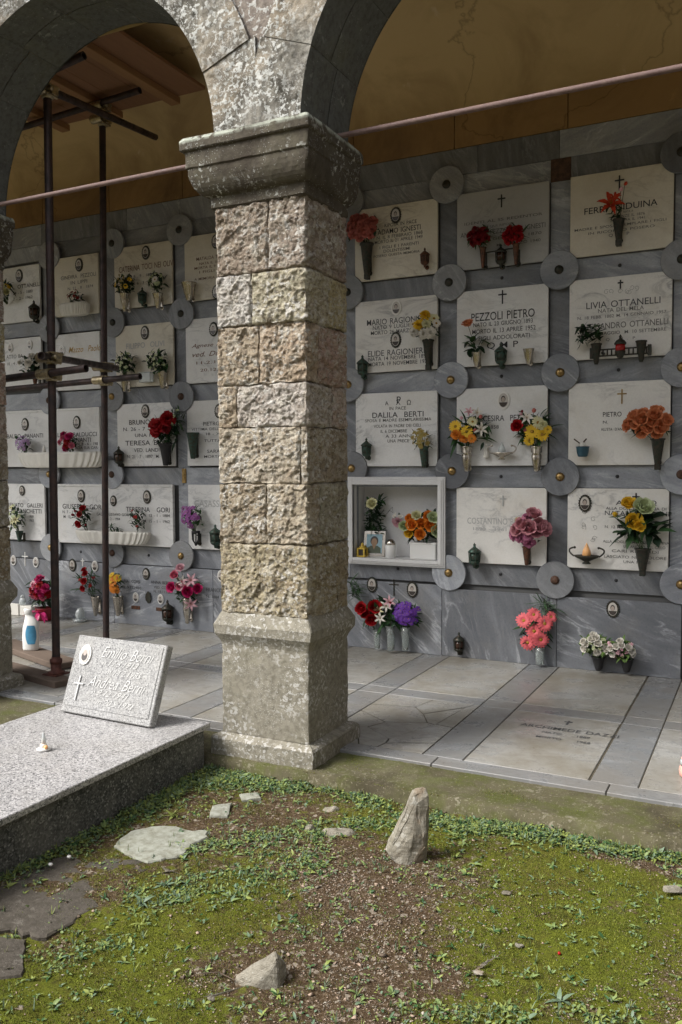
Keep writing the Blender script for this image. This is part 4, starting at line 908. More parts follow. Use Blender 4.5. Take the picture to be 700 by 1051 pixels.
t3, o3 = plaque('c3', *C6, *RZ[3], 'veined', 'white plaque with a dark oval portrait above an engraved rose spray, lamp and yellow roses',
       [('A      Ω', 632, 674, 516, 5, 'inkdark'), ('ALLA DOLCE MEMORIA DI', 622, 684, 522, 2.8, 'inkdark'), ('NATALE  RAGONI', 621, 687, 527, 4.8, 'inkdark'), ('N. 12 MARZO 1901', 621, 660, 541, 3, 'inkgrey'), ('ALLA MOGLIE AMATISSIMA DONNA', 619, 687, 556.5, 2.8, 'inkgrey'), ('UN ANGELO DEL CIELO', 640, 683, 561.5, 2.8, 'inkgrey'), ('CARI RICORDI', 628, 676, 566, 2.8, 'inkgrey'), ('LASCIATO NEL DOLORE', 620, 684, 572, 2.8, 'inkgrey'), ('UNA PRECE', 640, 668, 577, 2.8, 'inkgrey')], [(600.5, 516.5)], [(653, 512, 12)])
for pt, oo, cx_, cy_, s in ((tl, ol, 637, 298, 1.0), (t3, o3, 606, 538, 1.4)):        # engraved rose line drawings
    mb = MB(); r = random.Random(int(cx_)); P0 = W(cx_, cy_, -.05)
    for k in range(7):
        a = k*.9; c = Vector((P0.x-oo.x+r.uniform(-.09, .09)*(1.6 if s == 1 else .7), -.0215, P0.z-oo.z+r.uniform(-.03, .03)*(.6 if s == 1 else 4)))
        pts = [c+Vector((cos(a+q*.7)*.02*(1-q/14), 0, sin(a+q*.7)*.02*(1-q/14))) for q in range(10)]
        for p, q in zip(pts, pts[1:]): mb.tube(p, q, .0011, None, 4)
    mb.build('engraved_roses', 'inkgrey', pt)
for r in range(4): plaque('x%d' % r, *C7, *RZ[r], 'white', 'white plaque beyond the right edge of the photo, %s' % rown[r]); plaque('h%d' % r, *C3, *RZ[r], 'white', 'white plaque hidden behind the middle pillar, %s' % rown[r])
# left of the pillar
plaque('m0', *CM, 3.12, 3.70, 'white', 'top row white plaque with a dark oval, next to the left edge',
       [('OTTANELLI', 18.5, 42, 293, 4), ('24 - 5 - 1880', 14, 34, 300, 3), ('7 - 2 - 1962', 14, 34, 306, 3)], [(20, 283)])
plaque('l00', *C0, 3.125, 3.72, 'cream', 'cream plaque with a small oval over a white shell planter, between the scaffold poles',
       [('GINEVRA  PEZZOLI', 63, 99, 283.5, 4, 'inkgrey'), ('IN LIPPI', 73, 90, 289.5, 3.4, 'inkgrey'), ('N. 21 . 8 . 1874', 70, 96, 295, 2.8, 'inkgrey')], [(81.5, 272)])
plaque('l10', *C1, RZ[0][0], 3.73, 'cream', 'cream plaque with an oval portrait behind two green bunches in fluted cups, top row',
       [('CATERINA TOCI NEI OLIVI', 122.5, 179, 273.5, 6, 'inkbrown'), ('N. 8 . 9 . 1884', 132, 158, 283, 3, 'inkgrey'), ('M. 6 . 3 . 1946', 136, 160, 290, 3, 'inkgrey')], [(150, 259.5)])
plaque('l20', *C2, *RZ[0], 'cream', 'cream plaque with brown lettering and an empty silver cup, half hidden by the pillar',
       [('MATALDA TOCI IN BRUNI', 202, 250, 263, 3.4, 'inkbrown'), ('NATA IL 18 GIUGNO 1881', 205, 250, 268, 2.6, 'inkbrown'), ('MORTA IL 9 AGOSTO 1943', 200, 250, 272.5, 2.6, 'inkbrown'), ('I FIGLI POSERO', 205, 245, 277, 2.6, 'inkbrown'), ('A MEMORIA DELLA MAMMA', 200, 250, 284, 2.6, 'inkbrown')], [(222, 248), (222.5, 300)])
plaque('m1', *CM, 2.41, 2.95, 'white', 'white plaque with two light ovals and white flowers, second row next to the left edge',
       [('ATTO BA', 7, 24, 366, 4, 'inkgrey'), ('18 . 4 . 1902', 8, 26, 373, 3, 'inkgrey')], [(11, 357, 'rimwhite', .1), (31, 354, 'rimwhite', .1)])
plaque('l01', *C0, 2.37, 2.945, 'white', 'white plaque with gilt script name and a light oval, between the scaffold poles',
       [('Mazzo  Paolo', 91-20, 104, 358, 6, 'inkgold', .3)], [(64, 360, 'rimwhite', .11)])
plaque('l11', *C1, *RZ[1], 'cream', 'cream plaque with faded name and light oval, behind two sprays in silver cones',
       [('FILIPPO  OLIVI', 130, 169, 354, 5.6, 'inkfaint')], [(149, 341.5)])
plaque('l21', *C2, *RZ[1], 'white', 'white plaque with brown script name and underlined dates, second row against the pillar',
       [('Agnese Mugnai', 197, 245, 354, 5, 'inkbrown', .35), ('ved. Dusi', 198, 232, 363, 5, 'inkbrown', .35), ('11.2.1891', 202, 236, 371.5, 3, 'inkbrown'), ('20.12.1970', 206, 240, 379, 3, 'inkbrown')], [(219.5, 338)])
plaque('dbl2', -4.31, -2.79, 1.585, 2.185, 'white', 'wide double plaque with two ovals above a long shell planter of purple and red flowers',
       [('UBALDO  PANANTI', 5, 45, 447.5, 4.4), ('LIDIA  BALDUCCI', 60, 100, 446, 4.4), ('PANANTI', 73, 94, 451.5, 4.4), ('N. 8 - 6 - 1907', 80, 103, 455.5, 2.8), ('ALLA SUA CARA', 78, 103, 459.5, 2.8)], [(26.4, 435.5), (79.5, 433.5)], (), border=True, th=.024)
plaque('l12', *C1, 1.585, 2.20, 'white', 'white plaque with bold black names behind the bunch of big red carnations',
       [('BRUNO LANDI', 133, 176, 433, 5), ('N. 26 - 7 - 1921  M.', 127, 178, 440, 3.8), ('UNA PRECE', 139, 170, 446.5, 3.6), ('TERESA BINI', 129, 172, 454.5, 5), ('VED. LANDI', 138, 164, 462, 4), ('N. 21 . 7 . 1897  M. 9 . 1 .', 131, 176, 468.5, 3.4)], [(149.5, 422)])
plaque('l22', *C2, 1.585, 2.20, 'white', 'white plaque with an empty black cone vase, half hidden by the pillar',
       [('PIETRO CONTI', 209, 245, 434.5, 4, 'inkdark'), ('VITTIMA DELLA FOLGORE', 197, 250, 440, 2.8, 'inkdark'), ('18 - XII - 1931', 212, 245, 445, 2.8, 'inkdark'), ('TUTTA PER NOI', 210, 250, 452, 2.8, 'inkdark'), ('SARA BRUNI', 213, 245, 463, 3.2, 'inkdark'), ('MORTA IL 1948', 210, 245, 468.5, 2.8, 'inkdark')], [(225, 422)])
plaque('m3', *CM, .80, 1.405, 'white', 'white plaque with a tiny oval and cream lilies, lower row by the left edge',
       [('RENATO  GALLERI', 8, 44, 518.5, 4.4), ('IN BANCHETTI', 12, 43, 524.5, 4.4), ('N. 5 - 1909', 22, 35, 530, 2.8), ('M. 9 - 1963', 22, 35, 534, 2.8)], [(23, 503.5, 'bronze', .10)])
plaque('dbl3', -3.43, -1.885, .795, 1.405, 'white', 'wide double plaque with three ovals above a long white planter of red flowers',
       [('GIUSEPPE  GORI', 65, 106, 520, 5), ('N. 7 - 1 - 1878', 65, 86, 525.5, 3), ('M. 10 - 4 - 1949', 66, 88, 530.5, 3), ('GALLI  GUSTAVO GORI', 100, 133, 528, 2.8), ('1 - 2 - 1904', 110, 124, 532.5, 2.8), ('TERESINA   GORI', 130, 175, 523, 5), ('N. 12 - 1 - 1884', 148, 175, 529, 3), ('M. 15 - 1 - 1962', 148, 175, 535, 3)], [(84, 509), (117, 514, 'bronze', .1), (151.5, 510)], (), border=True, th=.024)
plaque('l23', *C2, .79, 1.405, 'white', 'white plaque with worn illegible lettering behind a purple bunch and a green cup',
       [('CASASSI  ADA', 200, 250, 517, 7, 'inkfaint')])

# grey base plaques under the lowest band
def base_plaque(x0, x1, label, ports=(), crosses=(), lines=(), z1=.598):
    return plaque('b', x0, x1, .0, z1, 'greybase', label, lines, ports, crosses, 'base_plaque', .016, 'grey marble base plaques')
base_plaque(-4.36, -3.50, 'grey base slab with two white ovals and a white cross, by the left edge', [(14, 575, 'rimwhite', .11), (37, 577, 'rimwhite', .11)], [(26, 573.5, 14, 'rimwhite')])
base_plaque(-3.497, -2.66, 'grey base slab with two ovals and a small angel relief behind the scaffold pole', [(74.5, 580), (97.5, 581, 'rimwhite', .11)], [(85, 577, 8, 'rimwhite')])
tb, ob_ = base_plaque(-2.657, -1.44, 'grey base slab with three ovals, a bronze leaf and two little copper plates', [(150, 589, 'bronze', .11), (139.5, 613, 'rimwhite', .10), (165, 615, 'rimwhite', .10)], [],
    [('MARIA  CORSI', 123, 144, 596.5, 3.2, 'ink'), ('N. 5.11.1910', 126, 145, 603, 2.8, 'ink'), ('ANNA BERNINI', 155, 180, 598, 3.2, 'ink'), ('VED. CORSI', 158, 175, 603, 2.8, 'ink'), ('N. 18.11.1885', 158, 177, 607.5, 2.6, 'ink')])
for px, py in ((139.5, 623.5), (165, 625.5)): P = W(px, py, -.045); mb = MB(); mb.bbox(P.x-ob_.x-.055, P.x-ob_.x+.055, -.022, -.014, P.z-.017, P.z+.017, .002); mb.build('name_plate', 'copper', tb)
P = W(153, 613, -.045); mb = MB(); mb.leaf((P.x-ob_.x, -.024, P.z-.06), (0, 0, 1), (0, -1, 0), .12, .07, 0, 0, 'round'); mb.box(P.x-ob_.x-.02, P.x-ob_.x+.02, -.024, -.014, P.z-.05, P.z+.04); mb.build('bronze_leaf', 'bronze', tb)
base_plaque(-1.437, -.40, 'veined grey base slab with one white oval, half hidden by the middle pillar', [(227, 591, 'rimwhite', .11)], [], [('FRANCO SALVI', 212, 240, 606, 4, 'inkdark'), ('N. 1884 M. 1917', 212, 240, 613, 3, 'inkdark')])
base_plaque(-.397, .855, 'grey base slab with two bronze framed ovals and a crucifix, right of the pillar', [(382, 600, 'bronze', .13), (406.3+17, 605, 'bronze', .13)], [(406.5-2, 603, 17, 'bronze')], z1=.585)
base_plaque(.858, 1.80, 'white veined base slab with only a lantern, between violet and pink flowers', z1=.560)
base_plaque(1.803, 2.705, 'dark streaked base slab with one oval portrait above the white roses', [(629, 625)], z1=.555)
mb = MB()
base_plaque(2.80, 3.70, 'pale base slab cut by the right edge of the photo')

mb = MB(); mb.ellipse((-.238, .345), .043, .058, -.012, 0, 28, .011); pr = mb.build('portrait', 'rimwhite', HSO)
mb = MB(); mb.ellipse((-.238, .345), .033, .046, -.0145, 0, 24, .003); mb.add([(-.238+.022*cos(2*pi*k/16), -.0150, .335+.026*sin(2*pi*k/16)) for k in range(16)], [tuple(range(16))], 1); mb.add([(-.238+.013*cos(2*pi*k/16), -.0155, .355+.017*sin(2*pi*k/16)) for k in range(16)], [tuple(range(16))], 2); mb.build('photo', ['ph_bg', 'ph_dark', 'ph_skin'], pr)
# ------------------------------------------------------------------ open niche with marble frame
B = (.010, .897, .732, 1.482); bi = (.062, .825, .790, 1.415); bc = ((B[0]+B[1])/2, -.03, B[2])
bx = thing('niche_box', bc, 'white marble box niche with moulded frame, open front and things inside, by the pillar', 'niche', None)
def lb(x0, x1, y0, y1, z0, z1, mb, b=.003): mb.bbox(x0-bc[0], x1-bc[0], y0-bc[1], y1-bc[1], z0-bc[2], z1-bc[2], b)
mb = MB(); YF = -.095
lb(B[0]+.02, bi[0], YF+.03, .17, B[2]+.02, B[3]-.02, mb); lb(bi[1], B[1]-.02, YF+.03, .17, B[2]+.02, B[3]-.02, mb); lb(bi[0], bi[1], YF+.03, .17, B[2]+.02, bi[2], mb); lb(bi[0], bi[1], YF+.03, .17, bi[3], B[3]-.02, mb)
lb(bi[0]-.02, bi[1]+.02, .15, .172, bi[2]-.02, bi[3]+.02, mb); mb.build('box', 'box', bx)
mb = MB()
for st, (g_, yy) in enumerate(((0, YF+.014), (.014, YF+.004), (.028, YF-.004))):
    X0, X1, Z0, Z1 = B[0]+g_, B[1]-g_, B[2]+g_, B[3]-g_; yb = YF+.031
    a = .052-g_
    lb(X0, X0+a, yy, yb, Z0, Z1, mb, .0025); lb(X1-a-.008, X1, yy, yb, Z0, Z1, mb, .0025); lb(X0+a, X1-a-.008, yy, yb, Z0, Z0+a+.006, mb, .0025); lb(X0+a, X1-a-.008, yy, yb, Z1-a-.014, Z1, mb, .0025)
mb.build('frame', 'box', bx)
mb = MB(); P = W(398, 532, .149); r = random.Random(2)
pts = [(-.14, -.08), (-.12, .02), (-.10, -.03), (-.06, .05), (-.02, .03), (.02, .07), (.05, .05), (.045, .10), (.0, .055)]
for a, b in zip(pts, pts[1:]): mb.tube((P.x+a[0]-bc[0], 0.1485-bc[1], P.z+a[1]-bc[2]), (P.x+b[0]-bc[0], 0.1485-bc[1], P.z+b[1]-bc[2]), .0016, None, 5)
mb.build('engraved_signature', 'inkgrey', bx)

# ------------------------------------------------------------------ vases and lamps
def vase(px, pyt, pyb, kind, label, y=-.115, d=None, group='flower vases fixed to the niches', cat='vase'):
    """wall vase: top at pixel pyt, foot at pyb"""
    T, Bt = W(px, pyt, y), W(px, pyb, y); h = T.z-Bt.z; x = (T.x+Bt.x)/2; r = (d/2 if d else h*.17)
    t_ = thing('flower_vase', (x, y, Bt.z), label, cat, group); mb = MB(); mat = kind
    if kind in ('bronze', 'copper', 'greenmetal', 'ink'):
        mb.lathe([(r*.35, 0), (r*.42, h*.05), (r*.5, h*.2), (r*.8, h*.7), (r*.92, h*.93), (r*1.08, h*.96), (r*1.05, h), (r*.85, h*.985), (r*.7, h*.8)], n=18, flute=6, famp=.04)
    elif kind == 'silver':
        mb.lathe([(r*.30, 0), (r*.5, h*.04), (r*.45, h*.12), (r*.75, h*.35), (r*.92, h*.62), (r*.72, h*.72), (r*.98, h*.76), (r*.95, h*.93), (r*1.08, h*.97), (r*1.06, h), (r*.85, h*.97)], n=24, flute=12, famp=.03)
    elif kind == 'flute':
        mat = 'silver'; mb.lathe([(r*.30, 0), (r*.4, h*.05), (r*.75, h*.55), (r*1.02, h*.97), (r*1.08, h), (r*.9, h*.98), (r*.7, h*.6)], n=40, flute=10, famp=.07)
    elif kind == 'glass':
        mb.lathe([(r*.6, 0), (r*.7, h*.05), (r*.75, h*.5), (r*1.0, h), (r*.93, h), (r*.68, h*.5), (r*.6, h*.06), (.0001, h*.05)], n=20)
    elif kind == 'cage':
        mat = 'ink'; mb.lathe([(r*.9, h*.86), (r, h*.9), (r, h), (r*.9, h)], n=16)
        for k in range(8): a = 2*pi*k/8; mb.path([(r*.9*cos(a), r*.9*sin(a), h*.88), (r*.8*cos(a), r*.8*sin(a), h*.4), (r*.3*cos(a), r*.3*sin(a), .02)], .004, 5)
        mb.ball((0, 0, .012), r*.35); 
    mb.build('body', mat, t_)
    yb = -.052-y
    if kind not in ('glass',) and y > -.3:
        mb = MB(); mb.tube((0, 0, h*.12), (0, yb, h*.12), .010, None, 8); mb.tube((0, r*.6, h*.7), (0, yb, h*.7), .008, None, 8); mb.lathe([(.022, 0), (.022, .006)], (0, yb, h*.12), axis='Y', n=12); mb.bbox(-.016, .016, yb-.008, yb+.004, h*.05, h*.8, .002)
        if kind == 'bronze': mb.bbox(-.02, .02, -.02, .03, -.03, .012, .003)
        mb.build('bracket', 'bronze' if mat != 'silver' else 'silver', t_)
    return T
def lamp(px, py, kind, label, y=-.10, s=1.0, cat='grave lamp'):
    """small votive lantern centred on the pixel"""
    C = W(px, py, y); t_ = thing('grave_lamp', (C.x, y, C.z-.05*s), label, cat, 'small votive lamps on the niches')
    mat = {'bronze': 'bronze', 'green': 'greenmetal', 'copper': 'copper', 'silver': 'silver'}[kind]
    mb = MB(); mb.lathe([(.0001, -.022*s), (.008*s, -.02*s), (.010*s, -.004*s), (.026*s, .004*s), (.034*s, .018*s), (.032*s, .022*s)], n=14); mb.lathe([(.038*s, .072*s), (.040*s, .078*s), (.026*s, .092*s), (.010*s, .104*s), (.006*s, .112*s), (.009*s, .118*s), (.0001, .132*s)], n=14)
    for k in range(6): a = 2*pi*k/6; mb.tube((.032*s*cos(a), .032*s*sin(a), .02*s), (.035*s*cos(a), .035*s*sin(a), .074*s), .0032*s, None, 5)
    mb.build('housing', mat, t_)
    mb = MB(); mb.lathe([(.026*s, .02*s), (.030*s, .045*s), (.029*s, .072*s)], n=14); mb.build('glass_cup', 'greenmetal' if kind == 'green' else ('rustplate' if kind == 'copper' else 'darkglass'), t_)
    mb = MB(); mb.path([(0, 0, -.01*s), (.0, .02, -.02*s), (.0, -.05-y, -.012*s)], .006*s, 6); mb.lathe([(.018*s, 0), (.016*s, .006)], (0, -.05-y, -.012*s), axis='Y', n=10); mb.build('bracket', mat, t_)
    return t_

# ------------------------------------------------------------------ flowers
_fc = {}
def flower_mesh(kind, color, var):
    key = (kind, color, var)
    if key in _fc: return _fc[key]
    r = random.Random(hash(kind) % 97 if False else sum(map(ord, kind+color))*7+var); mb = MB()
    def petal_(ang, prof, cup=.15, mi=0, tw=0.0):
        vs = []; c, s_ = cos(ang), sin(ang)
        for q, (rad, h, w) in enumerate(prof):
            for sgn in (-1, 0, 1):
                lx = rad-(cup*w*.4 if sgn else 0); ly = sgn*w/2+tw*rad*(q/len(prof)); hz = h+(cup*w*.5 if sgn else 0)+r.uniform(-.03, .03)*w
                vs.append((lx*c-ly*s_, lx*s_+ly*c, hz))
        n = len(prof); fs = []
        for j in range(n-1): a = j*3; fs += [(a, a+1, a+4, a+3), (a+1, a+2, a+5, a+4)]
        mb.add(vs, fs, mi, True)
    if kind == 'rose':
        for ring, (k, sc_, tl, n) in enumerate([(1.0, 1.0, 0, 6), (.74, 1.05, .5, 5), (.48, 1.1, .9, 4), (.25, 1.1, .3, 3)]):
            for i in range(n):
                a = 2*pi*i/n+tl+r.uniform(-.15, .15); op = r.uniform(.9, 1.1)
                petal_(a, [(0, 0, .25*k), (.55*k*op, .22*sc_, .85*k), (.85*k*op, .62*sc_, 1.05*k), (.95*k*op+(.14 if ring == 0 else -.05), .92*sc_-(.16 if ring == 0 else 0), .75*k)], .35)
        mb.ball((0, 0, .55), .2, n=6)
    elif kind == 'carnation':
        for k, h, n in ((1.0, .35, 12), (.85, .6, 11), (.65, .8, 9), (.42, .95, 7), (.2, 1.02, 4)):
            for i in range(n):
                a = 2*pi*i/n+r.uniform(-.2, .2); rr_ = k*r.uniform(.88, 1.1)
                petal_(a, [(0, .05, .12), (rr_*.6, h*.72, .34), (rr_*.9, h*r.uniform(.85, 1.05), .5), (rr_*1.02, h*r.uniform(.82, 1.12), .42)], r.uniform(-.5, .6))
    elif kind == 'daisy' or kind == 'gerbera':
        for lay, n in ((0, 16), (1, 14 if kind == 'gerbera' else 0)):
            for i in range(n):
                a = 2*pi*(i+.5*lay)/n+r.uniform(-.06, .06); L_ = (1-.22*lay)*r.uniform(.92, 1.05)
                petal_(a, [(.1, .05+lay*.07, .12), (L_*.45, .16+lay*.1, .26), (L_*.85, .2+lay*.12, .26), (L_, .16+lay*.1, .1)], .15)
        mb.ball((0, 0, .12), .24, .24, .14, 10, 1)
    elif kind == 'lily':
        for lay in (0, 1):
            for i in range(3):
                a = 2*pi*i/3+lay*pi/3; petal_(a, [(.04, 0, .12), (.3, .38, .36), (.7, .62, .42), (1.1, .58, .2), (1.3, .42, .02)], .35)
        for i in range(5): a = 2*pi*i/5; mb.tube((0, 0, .2), (.2*cos(a), .2*sin(a), .8), .02, None, 4, 1)
    elif kind == 'bud':
        mb.lathe([(.0001, 0), (.28, .12), (.42, .4), (.34, .8), (.12, 1.1), (.0001, 1.15)], n=9)
        for i in range(3): petal_(2*pi*i/3, [(.1, 0, .3), (.38, .35, .6), (.40, .75, .5), (.22, 1.1, .15)], .3)
    elif kind == 'small':
        for q in range(3):
            ox, oy, oz = r.uniform(-.5, .5), r.uniform(-.5, .5), r.uniform(0, .4)
            for i in range(5):
                a = 2*pi*i/5+r.random(); n0 = len(mb.v); petal_(a, [(.03, .0, .12), (.28, .1, .34), (.5, .12, .3), (.58, .06, .12)], .3)
                for j in range(n0, len(mb.v)): v = mb.v[j]; mb.v[j] = (v[0]+ox, v[1]+oy, v[2]+oz)
            mb.ball((ox, oy, oz+.08), .09, n=5, mi=1)
    me = mb.mesh('flower', ['p_'+color, 'p_centre']); _fc[key] = me; return me
def orient(d, roll): return Vector(d).to_track_quat('Z', 'Y') @ __import__('mathutils').Quaternion((0, 0, 1), roll)

def bouquet(px, py, rx, rz, fl, leafmat, label, nleaf=60, foot=None, y=-.125, seed=None, lkind='pointed', llen=.075, lw=.028, spread=1.0, group='bouquets on the niche wall', name='bouquet', explicit=None, ldown=.25, depth=.8):
    """fl: list of (kind, colour, size_m, count); rx, rz in pixels; explicit: [(kind, colour, px, py, size_m)]"""
    C = W(px, py, y); k = ppm(C); RX, RZ_ = rx/k, rz/k; r = random.Random(seed if seed is not None else int(px*13+py*7))
    ft = W(foot[0], foot[1], y) if foot else Vector((C.x, y, C.z-RZ_*1.1))
    t_ = thing(name, ft, label, 'bouquet', group); RY = min(RX, RZ_)*depth; RY = min(RY, .085)
    pts = []
    def place(kind, colr, P, d, size):
        me = flower_mesh(kind, colr, r.randrange(3)); o = link('flower', me, t_, P-ft); o.rotation_mode = 'QUATERNION'; o.rotation_quaternion = orient(d, r.uniform(0, 6.3)); size *= 1.28 if explicit else 1.2; o.scale = (size, size, size*r.uniform(.85, 1.05)); pts.append(P)
    if explicit:
        for kind, colr, ex, ey, size in explicit:
            P = W(ex, ey, y-RY*.35); d = Vector(((P.x-C.x)/max(RX, .01)*.5+r.uniform(-.15, .15)+.35, -1, (P.z-C.z)/max(RZ_, .01)*.5+.25)); place(kind, colr, P+Vector((0, r.uniform(-.015, .01), 0)), d, size)
    tot = sum(f[3] for f in fl); i = 0; order = []
    for kind, colr, size, n in fl: order += [(kind, colr, size)]*n
    r.shuffle(order)
    for q, (kind, colr, size) in enumerate(order):
        t0 = (q+.5)/tot; rad = sqrt(t0)*.92; a = q*2.39996+r.uniform(-.3, .3)
        ux, uz = rad*cos(a), rad*sin(a); dy = sqrt(max(0, 1-rad*rad))
        P = C+Vector((ux*RX*.9, -RY*dy*.9, uz*RZ_*.9)); d = Vector((ux*.9, -.75*dy-.35, uz*.9+.30)); place(kind, colr, P, d, size*r.uniform(.85, 1.12))
    mb = MB()
    for q in range(int(nleaf*1.5)):
        th = r.uniform(0, 2*pi); ph = r.uniform(-.35, 1.4)
        d = Vector((cos(th)*cos(ph)*1.1, sin(th)*cos(ph)*.7-.15, sin(ph)+.1-ldown*r.random()*3)).normalized()
        b = C+Vector((r.uniform(-.75, .75)*RX*spread, r.uniform(-.6 if not explicit else .15, .45 if not explicit else .8)*RY, r.uniform(-.85, .55)*RZ_*spread))
        if y < -.05:
            if b.y+d.y*llen > -.05: d.y = -abs(d.y)
            b.y = min(b.y, -.062)
        ll = llen*r.uniform(.6, 1.3); mb.leaf(b-ft, d, (r.uniform(-.5, .5), -.4, 1), ll, lw*r.uniform(.7, 1.2), 0 if r.random() < .75 else 1, r.uniform(-.1, .7), lkind)
    alt = {'leaf': 'leafdark', 'leafdark': 'leaf', 'leaflight': 'leaf', 'leafgrey': 'leaf', 'leafdry': 'leafgrey'}[leafmat]
    if nleaf: mb.build('foliage', [leafmat, alt], t_)
    mb = MB()
    for P in pts[:14]:
        m = (P+ft)/2+Vector((0, .01, 0)); mb.path([Vector((r.uniform(-.01, .01), r.uniform(-.01, .01), -.02)), m-ft, P-ft], .0022, 5)
    if pts: mb.build('stems', 'stem', t_)
    return t_

# right side, row by row
vase(376.5, 250, 283, 'bronze', 'dark bronze cone vase under the coral carnations', d=.115)
bouquet(373, 235, 19, 13, [('carnation', 'coral', .034, 20)], 'leafdark', 'dome of coral pink carnations against the right side of the pillar capital', 50, (376.5, 252), llen=.07)
lamp(436, 265, 'copper', 'rusty brown lantern right of the coral carnations', s=1.05)
vase(495.5, 254, 275, 'copper', 'copper cone vase of the dark red carnations, top row'); vase(529.5, 250, 272, 'copper', 'copper cone vase of the bright red carnations, top row')
bouquet(493, 243, 12, 8, [('carnation', 'darkred', .034, 8)], 'leaf', 'small bunch of dark red carnations, left of the pair in copper vases', 36, (495.5, 256))
bouquet(527.5, 241, 11, 7, [('carnation', 'red', .032, 8)], 'leaf', 'small bunch of bright red carnations, right of the pair in copper vases', 30, (529.5, 252))
lamp(514, 263, 'bronze', 'dark round lamp between the two copper vases', s=1.2)
P = W(512, 258, -.11); mb = MB(); mb.tube((-.14, 0, 0), (.16, 0, .012), .006, None, 8); mb.tube((0, 0, 0), (0, .06, 0), .006, None, 6); tag(mb.build('vase_rail', 'bronze', loc=P), 'thin metal rail joining the two copper vases', 'rail')
vase(635, 225, 248, 'bronze', 'black urn holding the orange lily', d=.085)
bouquet(632, 213, 9, 14, [], 'leafdark', 'single orange lily with buds in a black urn, on the yellowish plaque', 16, (635, 227), explicit=[('lily', 'lilyorange', 627, 211, .062), ('bud', 'palepink', 637, 196, .026), ('bud', 'lilyorange', 641, 190, .022), ('lily', 'lilyorange', 630, 205, .035)], llen=.06)
vase(439.5, 349, 376, 'bronze', 'dark cone vase under the white and yellow chrysanthemums', d=.095)
bouquet(435.5, 335, 15, 13, [], 'leaf', 'white and yellow chrysanthemums over a dark cone vase, below the rusty lantern', 40, (439.5, 351), explicit=[('carnation', 'yellow', 437, 325, .036), ('carnation', 'yellow', 430, 334, .036), ('daisy', 'cream', 445, 327, .036), ('carnation', 'white', 442, 342, .036), ('carnation', 'white', 425, 341, .032), ('carnation', 'white', 435, 343, .032), ('daisy', 'white', 448, 332, .030), ('carnation', 'cream', 438, 333, .03), ('daisy', 'white', 424, 333, .028)])
lamp(372, 377, 'green', 'dark green lantern at the foot of the two oval plaque, close to the pillar', s=1.3)
vase(489, 362, 377, 'flute', 'silver cup of the single orange rose', d=.075)
bouquet(487, 352, 8, 8, [], 'leafdark', 'single orange rose leaning above round green leaves in a silver cup', 14, (489, 364), explicit=[('rose', 'peach', 481, 335, .036)], lkind='round', llen=.075, lw=.05)
lamp(514, 365, 'green', 'green glass lamp between two silver cups', s=1.3)
vase(542.5, 358, 374, 'flute', 'empty silver cup right of the green glass lamp', d=.08)
# bronze rail with two cups and lamp
P = W(637, 361, -.115); rl = thing('bronze_rail', P, 'bronze rail with two cups and a small red lamp, across a white plaque', 'lamp holder')
w1, w2 = W(606, 362, -.115).x-P.x, W(668, 360, -.115).x-P.x
mb = MB(); mb.bbox(w1, w2, -.008, .008, -.028, -.018, .002); mb.bbox(w1, w2, -.008, .008, .018, .028, .002)
for i in range(15): x = w1+(w2-w1)*i/14; mb.tube((x, 0, -.02), (x, 0, .02), .006, None, 6)
mb.bbox(w1-.004, w1+.022, -.01, .01, -.04, .04, .002); mb.bbox(w2-.022, w2+.004, -.01, .01, -.04, .04, .002); mb.tube((w1*.6, 0, 0), (w1*.6, .07, 0), .01, None, 6); mb.tube((w2*.6, 0, 0), (w2*.6, .07, 0), .01, None, 6); mb.build('rail', 'bronze', rl)
for px in (612.5, 658.5):
    x = W(px, 361, -.115).x-P.x; mb = MB(); mb.lathe([(.012, -.085), (.018, -.07), (.022, -.03), (.034, .03), (.036, .055), (.042, .06), (.040, .068), (.030, .06)], (x, -.02, 0), n=16); mb.build('cup', 'bronze', rl)
mb = MB(); mb.lathe([(.0001, -.05), (.02, -.045), (.036, -.01), (.038, 0), (.034, .004)], (0, -.02, 0), n=14); mb.lathe([(.042, .05), (.044, .06), (.03, .08), (.012, .09), (.008, .10), (.011, .108), (.0001, .125)], (0, -.02, 0), n=14); mb.build('lamp', 'bronze', rl)
mb = MB(); mb.lathe([(.030, .0), (.036, .025), (.034, .05)], (0, -.02, 0), n=14); mb.build('lamp_glass', 'redglass', rl)
bouquet(605, 341, 14, 11, [], 'leafdark', 'dark green leafy sprig without flowers in the left cup of the bronze rail', 70, (612.5, 352), lkind='round', llen=.05, lw=.026, seed=4, y=-.135)
vase(435, 458, 480, 'greenmetal', 'green cone vase holding dried flowers', d=.085)
bouquet(432.5, 450, 12, 11, [('daisy', 'dry', .020, 12), ('small', 'dry', .014, 8)], 'leafdry', 'dried yellowish bunch in a green cone vase, above the marble box niche', 26, (435, 460), llen=.05, lw=.014)
lamp(376, 461, 'green', 'small green lantern at the lower left of the alpha and omega plaque', s=1.2)
vase(479, 458, 484, 'silver', 'silver vase of the left mixed bouquet', d=.085); vase(550.5, 458, 484, 'silver', 'silver vase of the right mixed bouquet', d=.085)
